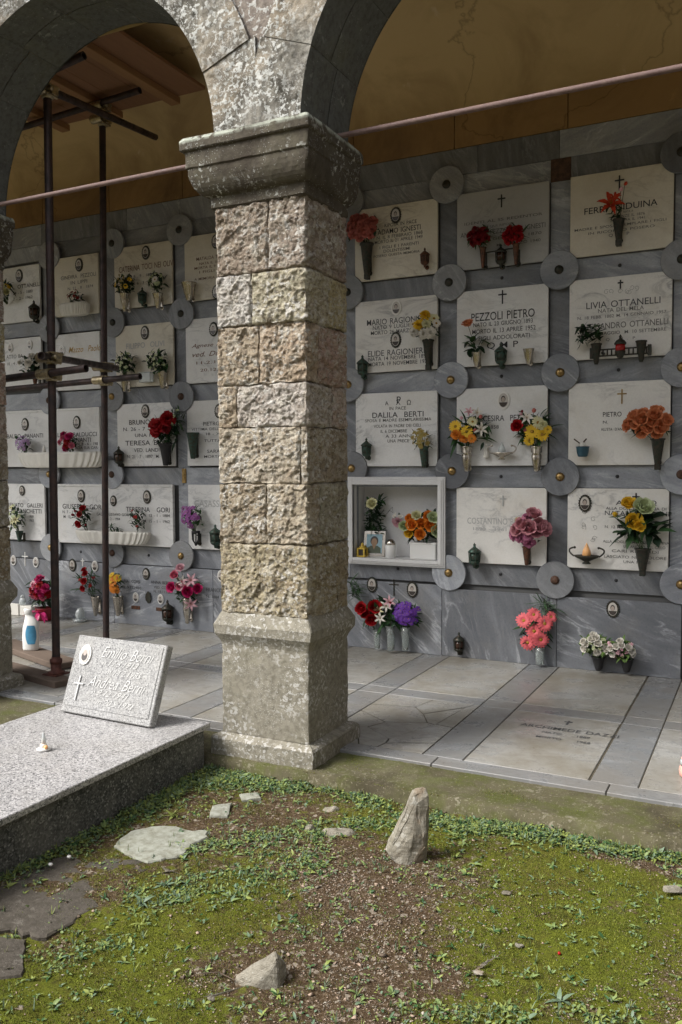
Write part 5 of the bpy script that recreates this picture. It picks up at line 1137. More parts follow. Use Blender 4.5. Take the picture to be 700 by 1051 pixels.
bouquet(482, 440, 22, 17, [], 'leaf', 'large bouquet of orange and white flowers spreading left of the pale oval portrait', 46, (479, 460), llen=.11, lw=.035, explicit=[('daisy', 'yellow', 468, 438, .042), ('carnation', 'orange', 476, 449, .034), ('carnation', 'orange', 469, 446, .034), ('daisy', 'yellow', 479, 443, .040), ('lily', 'white', 489, 425, .034), ('lily', 'white', 493, 441, .040), ('bud', 'coral', 487, 442, .026), ('bud', 'coral', 493, 429, .028), ('bud', 'palepink', 474, 430, .026), ('lily', 'palepink', 482, 424, .03), ('daisy', 'cream', 485, 433, .034), ('daisy', 'orange', 484, 450, .03)])
bouquet(545.5, 438, 20, 21, [], 'leaf', 'tall bouquet of yellow, red and white flowers right of the pale oval portrait', 48, (550.5, 460), llen=.10, lw=.03, explicit=[('daisy', 'yellow', 546, 443, .046), ('daisy', 'yellow', 556, 446, .042), ('daisy', 'cream', 552, 434, .042), ('rose', 'red', 532, 438, .036), ('bud', 'coral', 548, 423, .030), ('bud', 'coral', 539, 442, .028), ('lily', 'white', 541, 430, .038), ('daisy', 'yellow', 543, 452, .034), ('bud', 'palepink', 535, 426, .026), ('carnation', 'cream', 557, 437, .03), ('bud', 'darkred', 536, 423, .02), ('daisy', 'yellow', 562, 441, .028)])
# silver boat lamp and figurine
P = W(515, 466, -.11); ol_ = thing('oil_lamp', P, 'silver boat shaped oil lamp with two curled handles between the big bouquets', 'oil lamp', 'boat shaped oil lamps')
def boat(t_, mat, s=1.0):
    mb = MB(); mb.lathe([(.02*s, -.045*s), (.024*s, -.04*s), (.012*s, -.028*s), (.03*s, -.018*s), (.062*s, .0), (.072*s, .012*s), (.066*s, .014*s), (.05*s, .004*s)], n=20)
    mb.v = [(a*1.25, b*.7, c) for a, b, c in mb.v]
    for sg in (-1, 1):
        pts = [(sg*(.075+.03*sin(q*.5))*s*1.1, 0, (.005+.012*q-.006*(q > 4)*(q-4))*s) for q in range(7)]; mb.path(pts, .006*s, 6); mb.ball((pts[-1][0]-sg*.008*s, 0, pts[-1][2]), .009*s, n=6)
    mb.tube((0, 0, 0), (0, .05, 0), .008, None, 6); mb.build('dish', mat, t_)
    mb = MB(); mb.lathe([(.016*s, .0), (.030*s, .016*s), (.026*s, .045*s), (.008*s, .085*s), (.0001, .10*s)], n=14)
    return mb
boat(ol_, 'silver').build('flame_bulb', 'frost', ol_)
P = W(499, 463, -.075); f = thing('figurine', P, 'tiny white standing figurine left of the silver oil lamp', 'figurine'); mb = MB(); mb.lathe([(.020, -.055), (.024, -.04), (.018, -.01), (.020, .015), (.014, .03), (.012, .036)], n=12); mb.ball((0, 0, .046), .014, n=8); mb.build('robed_body', 'planter', f); mb = MB(); mb.tube((0, 0, -.02), (0, .024, -.02), .006, None, 6); mb.build('peg', 'silver', f)
P = W(602, 572, -.11); o2 = thing('oil_lamp', P, 'black boat shaped oil lamp with an orange bulb, below the engraved rose spray', 'oil lamp', 'boat shaped oil lamps'); boat(o2, 'bronze', 1.12).build('flame_bulb', 'flame', o2)
vase(675, 450, 478, 'bronze', 'dark cone vase of the peach roses', d=.095)
bouquet(667, 434, 23, 14, [('rose', 'peach', .040, 13)], 'leafdark', 'wide bunch of peach orange roses on the veined plaque with the bronze cross', 40, (675, 452), llen=.075)
P = W(598, 462, -.11); bp = thing('blue_pot', P, 'small dark blue hanging pot with twigs, left of the peach roses', 'pot'); mb = MB(); mb.lathe([(.028, -.05), (.036, -.045), (.045, -.01), (.048, .02), (.052, .024), (.046, .028), (.03, .01)], n=16); mb.build('pot', 'bluepot', bp)
mb = MB(); mb.tube((-.03, 0, .02), (.03, -.01, .085), .006, None, 6); mb.tube((-.02, .0, .05), (-.065, 0, .085), .005, None, 6); mb.tube((0, 0, .01), (0, .06, .01), .006, None, 6); mb.build('handle', 'twig', bp); mb = MB(); mb.ball((.0, 0, .035), .028, n=8); mb.build('contents', 'planter', bp)
vase(540.5, 561, 580, 'copper', 'brown cone vase of the dusty pink flowers', d=.07)
bouquet(542.5, 542, 18, 18, [('rose', 'dustypink', .042, 7), ('carnation', 'mauve', .038, 5), ('small', 'dry', .03, 2)], 'leafdry', 'round bunch of dusty pink roses with a pale lily on the cream marbled plaque', 14, (540.5, 562), llen=.055, explicit=[('lily', 'palepink', 542, 549, .045)])
lamp(487, 571, 'green', 'green enamel lantern at the lower left of the cream marbled plaque', s=1.35)
vase(659.5, 563, 587, 'bronze', 'dark cone vase of the yellow and cream roses', d=.11)
bouquet(655, 538, 25, 19, [], 'leafdark', 'big yellow and cream roses with dark leaves on the plaque with the engraved rose spray', 46, (659.5, 565), llen=.13, lw=.055, explicit=[('rose', 'greenwhite', 659, 523, .056), ('rose', 'yellow', 645, 519, .042), ('rose', 'yellow', 649, 536, .050), ('bud', 'yellow', 632, 529, .034), ('rose', 'yellow', 656, 540, .032)])
# contents of the box niche
yb = -.15; zf = bi[2]
bouquet(383, 527, 11, 26, [], 'leafdark', 'tall dark leafy spray with one cream rose inside the box niche', 130, (380, 548), y=.05, lkind='round', llen=.055, lw=.02, explicit=[('rose', 'cream', 382, 518, .036)], seed=3)
Pp = W(384, 571, .03); pf = thing('framed_photo', (Pp.x, .02, zf), 'small framed colour photograph of a dark haired person, leaning inside the box niche', 'framed photo'); pf.rotation_euler = (radians(-12), 0, radians(8))
mb = MB(); mb.bbox(-.098, .098, 0, .012, 0, .225, .002); mb.build('frame', 'silver', pf)
mb = MB(); mb.bbox(-.070, .070, -.004, .001, .03, .195, .0005, 0)
def disc2(x, z, a, b, y, mi): mb.add([(x+a*cos(2*pi*k/18), y, z+b*sin(2*pi*k/18)) for k in range(18)], [tuple(range(18))], mi)
mb.add([(-.062, -.0048, .0305), (.062, -.0048, .0305), (.060, -.0048, .075), (.03, -.0048, .095), (-.03, -.0048, .095), (-.060, -.0048, .075)], [(0, 1, 2, 3, 4, 5)], 1)
disc2(0, .137, .036, .042, -.0052, 2); disc2(0, .124, .026, .036, -.0056, 3); mb.add([(-.015, -.0060, .095), (.015, -.0060, .095), (0, -.0060, .06)], [(0, 2, 1)], 3); mb.build('picture', ['ph_blue', 'ph_green', 'ph_dark', 'ph_tan'], pf)
Pl = W(372, 572, -.02); yl = thing('toy_lantern', (Pl.x, -.02, zf), 'tiny yellow lantern at the left end of the box niche', 'lantern'); mb = MB()
for a, b in ((-.03, -.03), (.03, -.03), (-.03, .03), (.03, .03)): mb.bbox(a-.007, a+.007, b-.007, b+.007, 0, .075, .001)
mb.bbox(-.038, .038, -.038, .038, 0, .012, .002); mb.bbox(-.038, .038, -.038, .038, .066, .078, .002); mb.lathe([(.04, .078), (.016, .098), (.01, .105)], n=4); mb.lathe([(.014, .105), (.016, .11), (.0001, .125)], n=8); mb.build('housing', 'yellowplastic', yl); mb = MB(); mb.bbox(-.024, .024, -.024, .024, .014, .064, .001); mb.build('pane', 'ph_dark', yl)
Pj = W(401, 571, .0); jr = thing('white_jar', (Pj.x, .0, zf), 'white ceramic jar with a grey perforated lid in the box niche', 'jar'); mb = MB(); mb.lathe([(.044, 0), (.047, .004), (.047, .105), (.044, .11), (.036, .112)], n=24); mb.build('body', 'plastic', jr); mb = MB(); mb.lathe([(.040, .11), (.040, .122), (.034, .142), (.018, .157), (.0001, .162)], n=20, flute=10, famp=.04); mb.build('lid', 'silver', jr)
bouquet(409, 532, 6, 4, [('carnation', 'palepink', .045, 1), ('small', 'white', .03, 2)], 'leafgrey', 'pale pink flower with white sprigs hanging on the back of the box niche', 4, (414, 541), y=.10, llen=.04)
Pb = W(437, 573, .03); pb = thing('white_planter', (Pb.x-.01, .04, zf), 'white square planter in the right of the box niche', 'planter'); mb = MB(); mb.bbox(-.115, .115, -.06, .06, 0, .135, .006); mb.bbox(-.12, .12, -.065, .065, .125, .14, .003); mb.build('body', 'plastic', pb)
bouquet(431, 538, 20, 17, [], 'leafdark', 'bouquet of golden and cream roses in the white planter of the box niche', 46, (434, 552), y=-.0, llen=.09, lw=.035, explicit=[('rose', 'orange', 424, 539, .038), ('rose', 'orange', 441, 540, .038), ('rose', 'orange', 431, 548, .036), ('rose', 'orange', 439, 531, .036), ('rose', 'orange', 432, 538, .034), ('rose', 'greenwhite', 444, 532, .038), ('rose', 'greenwhite', 446, 545, .038), ('rose', 'greenwhite', 416, 540, .034), ('rose', 'yellow', 420, 547, .032), ('rose', 'cream', 428, 530, .032), ('rose', 'orange', 421, 533, .03)])
# base row, right
vase(387, 646, 666, 'glass', 'clear glass vase under the red roses', y=-.12, d=.07); vase(401, 642, 668, 'glass', 'wrapped glass vase between the red roses and the violets', y=-.16, d=.085); vase(416, 643, 668, 'glass', 'clear glass vase under the violet flowers', y=-.12, d=.08)
bouquet(381, 629, 13, 10, [], 'leaf', 'three red roses low beside the foot of the pillar, left of the violets', 26, (387, 650), explicit=[('rose', 'red', 373, 625, .042), ('rose', 'red', 385, 624, .046), ('rose', 'red', 382, 635, .040), ('rose', 'red', 376, 630, .030)], llen=.11, lw=.035)
bouquet(396, 627, 11, 16, [], 'leaf', 'white striped lilies standing between the red roses and the violets', 26, (401, 650), explicit=[('lily', 'white', 391, 634, .034), ('lily', 'white', 397, 622, .036), ('lily', 'palepink', 400, 618, .036), ('bud', 'darkred', 401, 619, .022), ('lily', 'cream', 389, 627, .032)], llen=.12, lw=.04, y=-.15)
bouquet(417, 629, 16, 12, [('small', 'purple', .036, 30)], 'leafdark', 'dense bunch of small violet blue flowers beside the red roses', 40, (416, 648), llen=.06)
bouquet(365, 604, 7, 12, [], 'leafgrey', 'grey green fern fronds half behind the foot of the pillar', 40, (366, 620), llen=.09, lw=.012, lkind='strap')
lamp(471, 661, 'bronze', 'dark lantern alone on the veined base slab', s=1.25, y=-.09)
vase(554, 664, 682, 'glass', 'clear glass vase of the pink gerberas', d=.09); 
bouquet(551, 644, 15, 18, [], 'leafdark', 'tall bunch of coral pink gerberas in front of the base slab joint', 30, (554, 668), explicit=[('gerbera', 'gerbera', 538, 637, .050), ('gerbera', 'gerbera', 559, 640, .052), ('gerbera', 'gerbera', 548, 631, .046), ('gerbera', 'gerbera', 548, 648, .052), ('gerbera', 'gerbera', 542, 659, .050), ('gerbera', 'gerbera', 555, 656, .052), ('gerbera', 'gerbera', 566, 633, .036)], llen=.11, lw=.02, lkind='strap')
bouquet(561, 622, 9, 10, [], 'leafgrey', 'grey feathery foliage rising behind the pink gerberas', 26, (556, 640), llen=.13, lw=.012, lkind='strap', y=-.09)
vase(614, 674, 688, 'ink', 'small black pot under the left of the white roses', d=.10); vase(643, 676, 690, 'ink', 'small black pot under the right of the white roses', d=.10)
bouquet(610, 661, 16, 11, [('rose', 'white', .022, 9), ('small', 'greenwhite', .02, 12)], 'leaflight', 'small white roses with light foliage in the left black pot', 70, (614, 676), llen=.055, lw=.025)
bouquet(636, 665, 17, 11, [('rose', 'white', .022, 9), ('small', 'palepink', .02, 10)], 'leaflight', 'small white and pinkish roses with light foliage in the right black pot', 70, (641, 678), llen=.055, lw=.025)

# left side
def shell_planter(px0, px1, pyt, pyb, label, y=-.13):
    a, b = W(px0, (pyt+pyb)/2, y), W(px1, (pyt+pyb)/2, y); w = (b.x-a.x)/2; h = W((px0+px1)/2, pyt, y).z-W((px0+px1)/2, pyb, y).z; C = W((px0+px1)/2, pyb, y)
    t_ = thing('shell_planter', ((a.x+b.x)/2, y, C.z), label, 'planter', 'white shell planters'); mb = MB()
    dy = .072/w
    n = 180; prof = [(.78, 0), (.86, h*.08), (.93, h*.4), (.98, h*.85), (1.0, h), (.93, h), (.85, h*.8), (.5, h*.6), (.0001, h*.6)]
    vs = []
    for r_, z in prof:
        for k in range(n):
            an = 2*pi*k/n; e = 2.6; cx = abs(cos(an))**(2/e)*(1 if cos(an) >= 0 else -1); sx = abs(sin(an))**(2/e)*(1 if sin(an) >= 0 else -1); f_ = 1+.03*cos(an*30)*(1 if z < h*.95 and r_ > .5 else 0)
            vs.append((w*r_*cx*f_, .072*r_*sx*(1+(f_-1)*3.2), z))
    mb.add(vs, [(j*n+k, j*n+(k+1) % n, (j+1)*n+(k+1) % n, (j+1)*n+k) for j in range(len(prof)-1) for k in range(n)]+[tuple(reversed(range(n)))], 0, True); mb.build('bowl', 'planter', t_)
shell_planter(63, 91, 311.5, 324, 'small cream shell planter between the scaffold poles, top row')
bouquet(78, 305, 12, 7, [('small', 'darkred', .022, 8), ('small', 'white', .018, 4)], 'leafdark', 'low dark red and green plants in the small top row planter', 50, (78, 314), llen=.045, lw=.02)
bouquet(7, 297, 7, 10, [('rose', 'cream', .034, 5), ('small', 'yellow', .03, 4)], 'leafdark', 'cream flowers at the left edge of the photo, top row', 30, (7, 310))
lamp(35, 320, 'bronze', 'dark spiky lantern on the top row plaque next to the left edge', s=1.5)
for px, lab in ((128, 'left'), (162, 'right')):
    vase(px-(0 if px < 150 else 0), 301, 320 if px < 150 else 317, 'flute', 'fluted silver cup, %s of the top row pair near the rear scaffold pole' % lab, d=.09)
bouquet(128, 291, 12, 11, [('daisy', 'yellow', .022, 3), ('small', 'dry', .02, 6)], 'leafdark', 'dark green bunch with yellowish flowers in the left fluted cup, top row', 70, (128, 303), llen=.06)
bouquet(162, 288, 10, 11, [('daisy', 'white', .028, 1), ('small', 'greenwhite', .022, 8)], 'leafdark', 'dark green bunch with one white daisy in the right fluted cup, top row', 65, (162, 300), llen=.06)
lamp(146, 305, 'green', 'small green lamp between the two fluted cups, top row', s=1.2)
vase(194, 290, 309, 'flute', 'empty fluted silver cup next to the middle pillar, top row', d=.13)
bouquet(33, 373, 15, 11, [('carnation', 'white', .036, 3), ('small', 'white', .022, 3)], 'leafdark', 'bunch with white carnations just left of the front scaffold pole, second row', 90, (36, 386), llen=.06)
vase(36, 384, 396, 'copper', 'small brown vase left of the front scaffold pole, second row', d=.07)
vase(128, 385, 402, 'flute', 'fluted silver cone behind the scaffold bar, second row', d=.085); vase(167, 381, 399, 'flute', 'fluted silver cone right of the scaffold bar end, second row', d=.10)
bouquet(129, 372, 13, 12, [('small', 'greenwhite', .022, 12)], 'leafdark', 'green bunch with tiny whitish flowers behind the rear scaffold pole clamps', 80, (128, 387), llen=.06)
bouquet(162, 370, 14, 13, [('small', 'greenwhite', .020, 14)], 'leafdark', 'green bunch with tiny whitish flowers above the scaffold bar end', 90, (166, 384), llen=.06)
P = W(150, 386, -.10); mb = MB(); mb.bbox(-.07, .07, -.03, .03, -.06, .03, .004); mb.bbox(-.08, .08, -.035, .035, .03, .036, .002); tag(mb.build('small_casket', 'frost', loc=P), 'small pale casket lamp between the two silver cones, second row', 'grave lamp')
shell_planter(20, 109, 464, 480, 'long cream shell planter of the double plaque with two ovals')
bouquet(25, 455, 10, 8, [('small', 'lilac', .030, 14)], 'leaf', 'lilac flowers at the left end of the long cream planter', 30, (27, 466), llen=.05)
bouquet(72, 453, 12, 9, [('carnation', 'pink', .034, 3), ('carnation', 'red', .032, 2), ('carnation', 'hotpink', .036, 3)], 'leaf', 'pink and red carnations at the right end of the long cream planter', 40, (74, 466), llen=.05)
P = W(45.5, 466, -.13); mb = MB(); mb.lathe([(.02, 0), (.024, .01), (.018, .05), (.006, .085), (.0001, .095)], n=12); tag(mb.build('votive_candle', 'wax', loc=P), 'white drop shaped candle in the middle of the long cream planter', 'candle')
vase(170, 455, 478, 'ink', 'black bulbous vase of the big red carnations', d=.13)
bouquet(169, 441, 17, 15, [], 'leafdark', 'big dark red carnations, brightest bunch left of the middle pillar', 60, (170, 458), llen=.10, lw=.03, explicit=[('carnation', 'red', 162, 438, .062), ('carnation', 'red', 172, 431, .062), ('carnation', 'red', 160, 444, .045), ('carnation', 'darkred', 170, 440, .04)])
bouquet(181, 428, 10, 12, [('small', 'greenwhite', .02, 5)], 'leafgrey', 'grey green spray rising above the big red carnations', 60, (175, 446), llen=.055, lw=.02, y=-.10)
lamp(122, 469, 'bronze', 'round black lamp with a pale tip, left of the big red carnations', s=1.35)
vase(198, 444, 471, 'greenmetal', 'empty dark green cone vase between the red carnations and the pillar', d=.12)
vase(20, 545, 556, 'greenmetal', 'green cone vase of the cream lilies next to the left edge', d=.08)
bouquet(17.5, 530, 10, 14, [('lily', 'cream', .032, 5), ('small', 'greenwhite', .024, 8)], 'leafgrey', 'cream lilies with grey leaves next to the left edge, lower row', 50, (20, 547), llen=.06)
shell_planter(79, 154, 545, 558, 'long white shell planter of the double plaque with three ovals')
bouquet(86, 529, 11, 15, [('rose', 'red', .030, 3), ('bud', 'darkred', .024, 3)], 'leafdark', 'dark sprig with red roses at the left end of the long white planter', 60, (90, 546), llen=.07, lw=.02)
bouquet(141, 531, 9, 12, [('small', 'red', .022, 3)], 'leafdark', 'dark green sprig at the right end of the long white planter', 70, (141, 546), llen=.05, lw=.016)
bouquet(115, 543, 12, 4, [], 'leaf', 'flat twigs lying along the middle of the long white planter', 26, (115, 548), llen=.08, lw=.014)
vase(201, 545, 560, 'cage', 'black wire vase of the violet pink flowers', d=.08)
bouquet(197.5, 529, 12, 12, [('small', 'violet', .032, 16)], 'leaf', 'bunch of violet pink flowers next to the middle pillar, lower row', 50, (200, 546), llen=.055)
lamp(221, 551, 'green', 'dark green cup shaped lamp against the middle pillar', s=1.5)
# base row, left
P = W(46, 627, -.25); bt = thing('red_pot', (P.x, -.25, .002), 'red pot with a pink ribbon behind the front scaffold pole', 'pot'); mb = MB(); mb.lathe([(.07, 0), (.075, .004), (.095, .12), (.10, .13), (.09, .13), (.08, .1)], n=20); mb.build('pot', 'redpot', bt)
mb = MB()
for k in range(9): a = k*.7; mb.leaf((0.05*cos(a), -.09, .09), (cos(a), -.4, .3*sin(a)+.1), (0, 0, 1), .13, .05, 0, .6, 'strap')
mb.build('ribbon', 'ribbon', bt)
bouquet(44, 604, 14, 12, [('carnation', 'hotpink', .042, 4), ('carnation', 'pink', .042, 4), ('carnation', 'red', .042, 4), ('lily', 'palepink', .03, 2)], 'leafdark', 'pink and red carnations over the red pot behind the front scaffold pole', 70, (46, 624), y=-.25, llen=.11, lw=.05, spread=1.2, ldown=.6)
vase(98, 612, 632, 'flute', 'grey fluted vase of the dark red spray, base row', d=.085); vase(121, 612, 632, 'flute', 'grey cone vase of the yellow flowers, base row', d=.10); vase(192, 614, 640, 'silver', 'silver vase of the pink and white lilies, base row', d=.085)
bouquet(91, 596, 12, 15, [('rose', 'red', .026, 4), ('small', 'red', .022, 5)], 'leaf', 'tall spray with small red flowers left of the yellow bunch', 60, (97, 614), llen=.09, lw=.014, lkind='strap')
bouquet(119, 597, 8, 12, [('daisy', 'orange', .034, 7), ('daisy', 'yellow', .034, 4)], 'leaf', 'orange yellow flowers half behind the rear scaffold pole', 26, (121, 613), llen=.06)
bouquet(188, 602, 17, 17, [], 'leaf', 'pink, magenta and white lilies at the foot of the wall near the middle pillar', 34, (192, 616), llen=.09, explicit=[('rose', 'palepink', 186, 584, .034), ('rose', 'pink', 181, 591, .034), ('rose', 'hotpink', 177, 603, .040), ('rose', 'hotpink', 193, 607, .042), ('rose', 'hotpink', 203, 604, .036), ('lily', 'palepink', 196, 596, .046), ('lily', 'palepink', 190, 602, .042), ('lily', 'white', 187, 597, .036), ('lily', 'palepink', 196, 619, .044), ('rose', 'pink', 186, 602, .036)])
lamp(172, 629, 'bronze', 'tall dark lantern left of the pink lilies', s=1.6, y=-.10)
P = W(22, 617, -.12); mb = MB(); mb.bbox(-.25, .20, -.05, .05, 0, .105, .006); mb.bbox(-.11, .02, -.062, -.048, .0, .125, .004); tag(mb.build('marble_planter_box', 'planter', loc=(P.x, -.12, .002)), 'low white marble box on the floor at the left edge', 'box')
P = W(23, 612, -.12); mb = MB(); mb.ball((0, 0, .03), .045, .03, .05); mb.ball((.0, 0, .085), .022, n=8); tag(mb.build('glass_figure', 'frost', loc=(P.x, -.12, .112)), 'small rounded glass ornament on the low white marble box', 'ornament')
P = W(83, 628, -.15); mb = MB(); mb.ball((0, 0, .05), .05, .05, .07); mb.lathe([(.07, -.02), (.075, .0), (.05, .005)], n=14); tag(mb.build('glass_votive', 'frost', loc=(P.x, -.16, .024)), 'clear glass votive on the floor between the scaffold poles', 'grave lamp')

# detergent bottle
Bp = Vector((-2.22, -1.55, .054)); bo = thing('detergent_bottle', Bp, 'white plastic detergent bottle with a blue label, standing on the wooden plank', 'bottle'); mb = MB()
prof = [(.0001, 0, 0), (.062, 0, 0), (.068, .012, 0), (.070, .10, .0), (.068, .17, .002), (.058, .215, .004), (.040, .245, -.002), (.030, .262, -.006), (.031, .27, -.008), (.034, .272, -.008), (.034, .30, -.010), (.030, .31, -.010), (.0001, .311, -.010)]
vs = []; n = 24
for r_, z, sx in prof:
    for k in range(n): a = 2*pi*k/n; vs.append((r_*cos(a)+sx*2, r_*.55*sin(a), z*1.12))
mb.add(vs, [(j*n+k, j*n+(k+1) % n, (j+1)*n+(k+1) % n, (j+1)*n+k) for j in range(len(prof)-1) for k in range(n)], 0, True); mb.build('body', 'plastic', bo)
vs = []; m = 9
for i in range(m):
    for k in range(7): a = radians(-130+80*k/6); z = .05+.14*i/(m-1); wv = .6+.4*sin(pi*i/(m-1)); a = radians(-75)+(a+radians(90))*wv; vs.append((.0715*cos(a), .0715*.555*sin(a), z*1.12))
mb = MB(); mb.add(vs, [(i*7+k, i*7+k+1, (i+1)*7+k+1, (i+1)*7+k) for i in range(m-1) for k in range(6)], 0, True); mb.build('label', 'label_blue', bo); bo.rotation_euler.z = radians(25)
# pink lantern at the right edge
Pk = G(703, 797, .0); pk = thing('pink_votive', (Pk.x+.01, Pk.y, .002), 'pink based plastic votive cut by the right edge of the photo', 'grave lamp'); mb = MB(); mb.lathe([(.03, 0), (.036, .004), (.040, .03), (.036, .05), (.034, .055)], n=20); mb.build('base', 'pinkplastic', pk); mb = MB(); mb.lathe([(.033, .055), (.034, .08), (.028, .09)], n=20); mb.build('cup', 'frost', pk); mb = MB(); mb.lathe([(.030, .09), (.024, .10), (.0001, .105)], n=20); mb.build('cap', 'pinkplastic', pk)
# candle on the tomb
Pc = G(45, 770, .168); ca = thing('votive_candle', Pc, 'small white candle stub with a melted orange wick, on the granite tomb', 'candle'); mb = MB(); mb.lathe([(.028, 0), (.034, .004), (.034, .010), (.026, .014), (.022, .016), (.0001, .013)], n=16, flute=5, famp=.05); mb.build('dish', 'rimwhite', ca)
mb = MB(); mb.lathe([(.016, .012), (.018, .03), (.013, .034)], n=10); mb.build('wax', 'planter', ca); mb = MB(); mb.lathe([(.010, .018), (.013, .045), (.006, .085), (.0001, .092)], n=10); mb.build('glass_flame', 'frost', ca); mb = MB(); mb.ball((.0, -.004, .036), .010, .008, .016, 6); mb.ball((.026, -.01, .022), .010, n=6); mb.build('wick', 'peachwick' if 'peachwick' in M else 'flame', ca)

# ------------------------------------------------------------------ rocks and flat stones
def hull_rock(name, pts, loc, label, mat='rock', sub=4, amp=.006, group=None, cat='rock', seed=1.0):
    """points are (along camera right, along view, up)"""
    rx_ = Vector((.893, .45, 0)); fy = Vector((-.45, .893, 0)); bm = bmesh.new()
    for a, b, c in pts: bm.verts.new(rx_*a+fy*b+Vector((0, 0, c)))
    r = bmesh.ops.convex_hull(bm, input=list(bm.verts)); bmesh.ops.delete(bm, geom=[g for g in r.get('geom_interior', []) if isinstance(g, bmesh.types.BMVert)], context='VERTS')
    bmesh.ops.bevel(bm, geom=list(bm.edges), offset=.004, segments=1, affect='EDGES')
    bmesh.ops.triangulate(bm, faces=list(bm.faces)); bm.normal_update(); bmesh.ops.subdivide_edges(bm, edges=list(bm.edges), cuts=sub, use_grid_fill=True); bmesh.ops.triangulate(bm, faces=list(bm.faces))
    for v in bm.verts: d = vn(v.co, 14, seed)*.8+vn(v.co, 45, seed)*.5+v.normal*chip(v.co, 30, seed)*.55; v.co += d*amp*1.3
    me = bpy.data.meshes.new(name); bm.to_mesh(me); bm.free(); me.materials.append(M[mat]); me.polygons.foreach_set('use_smooth', [False]*len(me.polygons)); me.update()
    return tag(link(name, me, None, loc), label, cat, group)
g = G(415, 880, GZ)
hull_rock('standing_rock', [(-.085, .03, .02), (-.07, -.02, .03), (-.005, -.055, -.035), (.085, -.01, -.03), (.10, .06, -.02), (.0, .09, -.02), (-.02, .03, .155), (-.045, .01, .10), (.035, .0, .275), (.045, .03, .295), (.098, .02, .300), (.105, .0, .27), (.108, .035, .17), (.03, -.045, .10), (.085, -.035, .06), (.05, -.02, .24)], g, 'pointed grey rock standing upright in the moss in front of the pillar', amp=.005, seed=3)
g = G(268, 1008, GZ); hull_rock('wedge_rock', [(-.09, .0, -.01), (-.085, .02, .012), (-.03, -.03, -.01), (.06, -.035, -.01), (.085, .02, -.01), (.08, .03, .045), (.055, -.015, .085), (.04, .05, .075), (-.01, .05, .02), (.03, -.03, .05)], g, 'wedge shaped grey rock lying on the moss near the bottom of the photo', amp=.003, seed=5)
g = G(348, 857, GZ); hull_rock('flat_rock', [(-.09, .02, 0), (-.07, -.02, .0), (.05, -.035, .0), (.09, .0, .0), (.07, .03, .0), (-.07, .03, .02), (.06, .0, .025), (-.05, -.0, .022), (.05, .02, .025), (.03, -.03, .018)], g, 'flat pointed stone chip left of the upright rock', amp=.002, seed=6)
g = G(318, 853, GZ); hull_rock('stone_chip', [(-.03, 0, 0), (-.01, -.02, 0), (.03, 0, 0), (0, .02, 0), (-.02, .0, .03), (.01, -.01, .035), (.015, .01, .03)], g, 'small angular chip touching the flat pointed stone', amp=.002, seed=7)
g = G(340, 832, GZ); hull_rock('stone_chip', [(-.05, 0, 0), (-.01, -.03, 0), (.05, 0, 0), (0, .03, 0), (-.03, .0, .02), (.02, -.01, .02), (.025, .01, .02)], g, 'pinkish flat chip among weeds just in front of the pillar', amp=.002, seed=8)
def flat_stone(name, pxs, z, th, label, mat, seed, jitter=.02):
    pl = [G(x, y, z) for x, y in pxs]; pts = []
    for a, b in zip(pl, pl[1:]+pl[:1]):
        n = max(2, int((b-a).length/.03))
        for k in range(n): p = a.lerp(b, k/n); d = vn(p, 9, seed)*jitter+vn(p, 30, seed)*jitter*.5; pts.append(Vector((p.x+d.x, p.y+d.y, z)))
    c = sum(pts, Vector())/len(pts); bm = bmesh.new(); rings = []
    for s, dz in ((1.0, -th), (1.0, -.006), (.97, 0), (.75, .002), (.5, .002), (.25, .003)):
        rings.append([bm.verts.new(((p.x-c.x)*s, (p.y-c.y)*s, dz+.006*mnoise.noise(Vector(((p.x-c.x)*s, (p.y-c.y)*s, seed))*9)*(1 if s < 1 else .3))) for p in pts])
    n = len(pts); cv = bm.verts.new((0, 0, .003))
    for A, B_ in zip(rings, rings[1:]):
        for k in range(n): bm.faces.new((A[k], A[(k+1) % n], B_[(k+1) % n], B_[k]))
    for k in range(n): bm.faces.new((rings[-1][k], rings[-1][(k+1) % n], cv))
    bmesh.ops.recalc_face_normals(bm, faces=list(bm.faces))
    me = bpy.data.meshes.new(name); bm.to_mesh(me); bm.free(); me.materials.append(M[mat]); me.update(); return tag(link(name, me, None, (c.x, c.y, z)), label, 'paving stone', 'old paving stones sunk in the moss')
flat_stone('paving_stone', [(112, 868), (140, 851), (165, 846), (216, 854), (196, 866), (183, 880), (150, 884)], GZ+.010, .06, 'light grey sunken flat stone with ragged edges beside the tomb', 'flatrock', 2, .035)
flat_stone('paving_stone', [(-40, 925), (60, 880), (105, 880), (162, 886), (130, 912), (72, 948), (40, 960), (-40, 950)], GZ+.005, .06, 'large dark earthy paving stone below the light one', 'darkrock', 5, .05)
flat_stone('paving_stone', [(-40, 960), (25, 963), (22, 1000), (-40, 1010)], GZ+.004, .06, 'dark paving stone cut by the left edge of the photo', 'darkrock', 6, .02)
flat_stone('paving_stone', [(218, 827), (238, 824), (234, 838), (215, 838)], GZ+.007, .04, 'small light patch of stone between tomb and pillar', 'flatrock', 8, .012)
flat_stone('paving_stone', [(245, 815), (265, 813), (268, 819), (248, 821)], GZ+.007, .04, 'tiny light stone patch near the foot of the pillar', 'flatrock', 9, .008)
g = G(405, 783, -.03); bm = None
hull_rock('stone_fragment', [(-.13, .07, -.04), (-.12, .0, -.04), (.16, -.07, -.04), (.16, -.02, -.04), (.10, .09, -.04), (-.11, .07, .012), (-.10, .0, .008), (.155, -.065, .022), (.15, -.02, .026), (.10, .09, .022)], g, 'broken greenish stone fragment filling the floor edge right of the pillar foot', 'concrete', amp=.004, seed=11)
rp = random.Random(12)
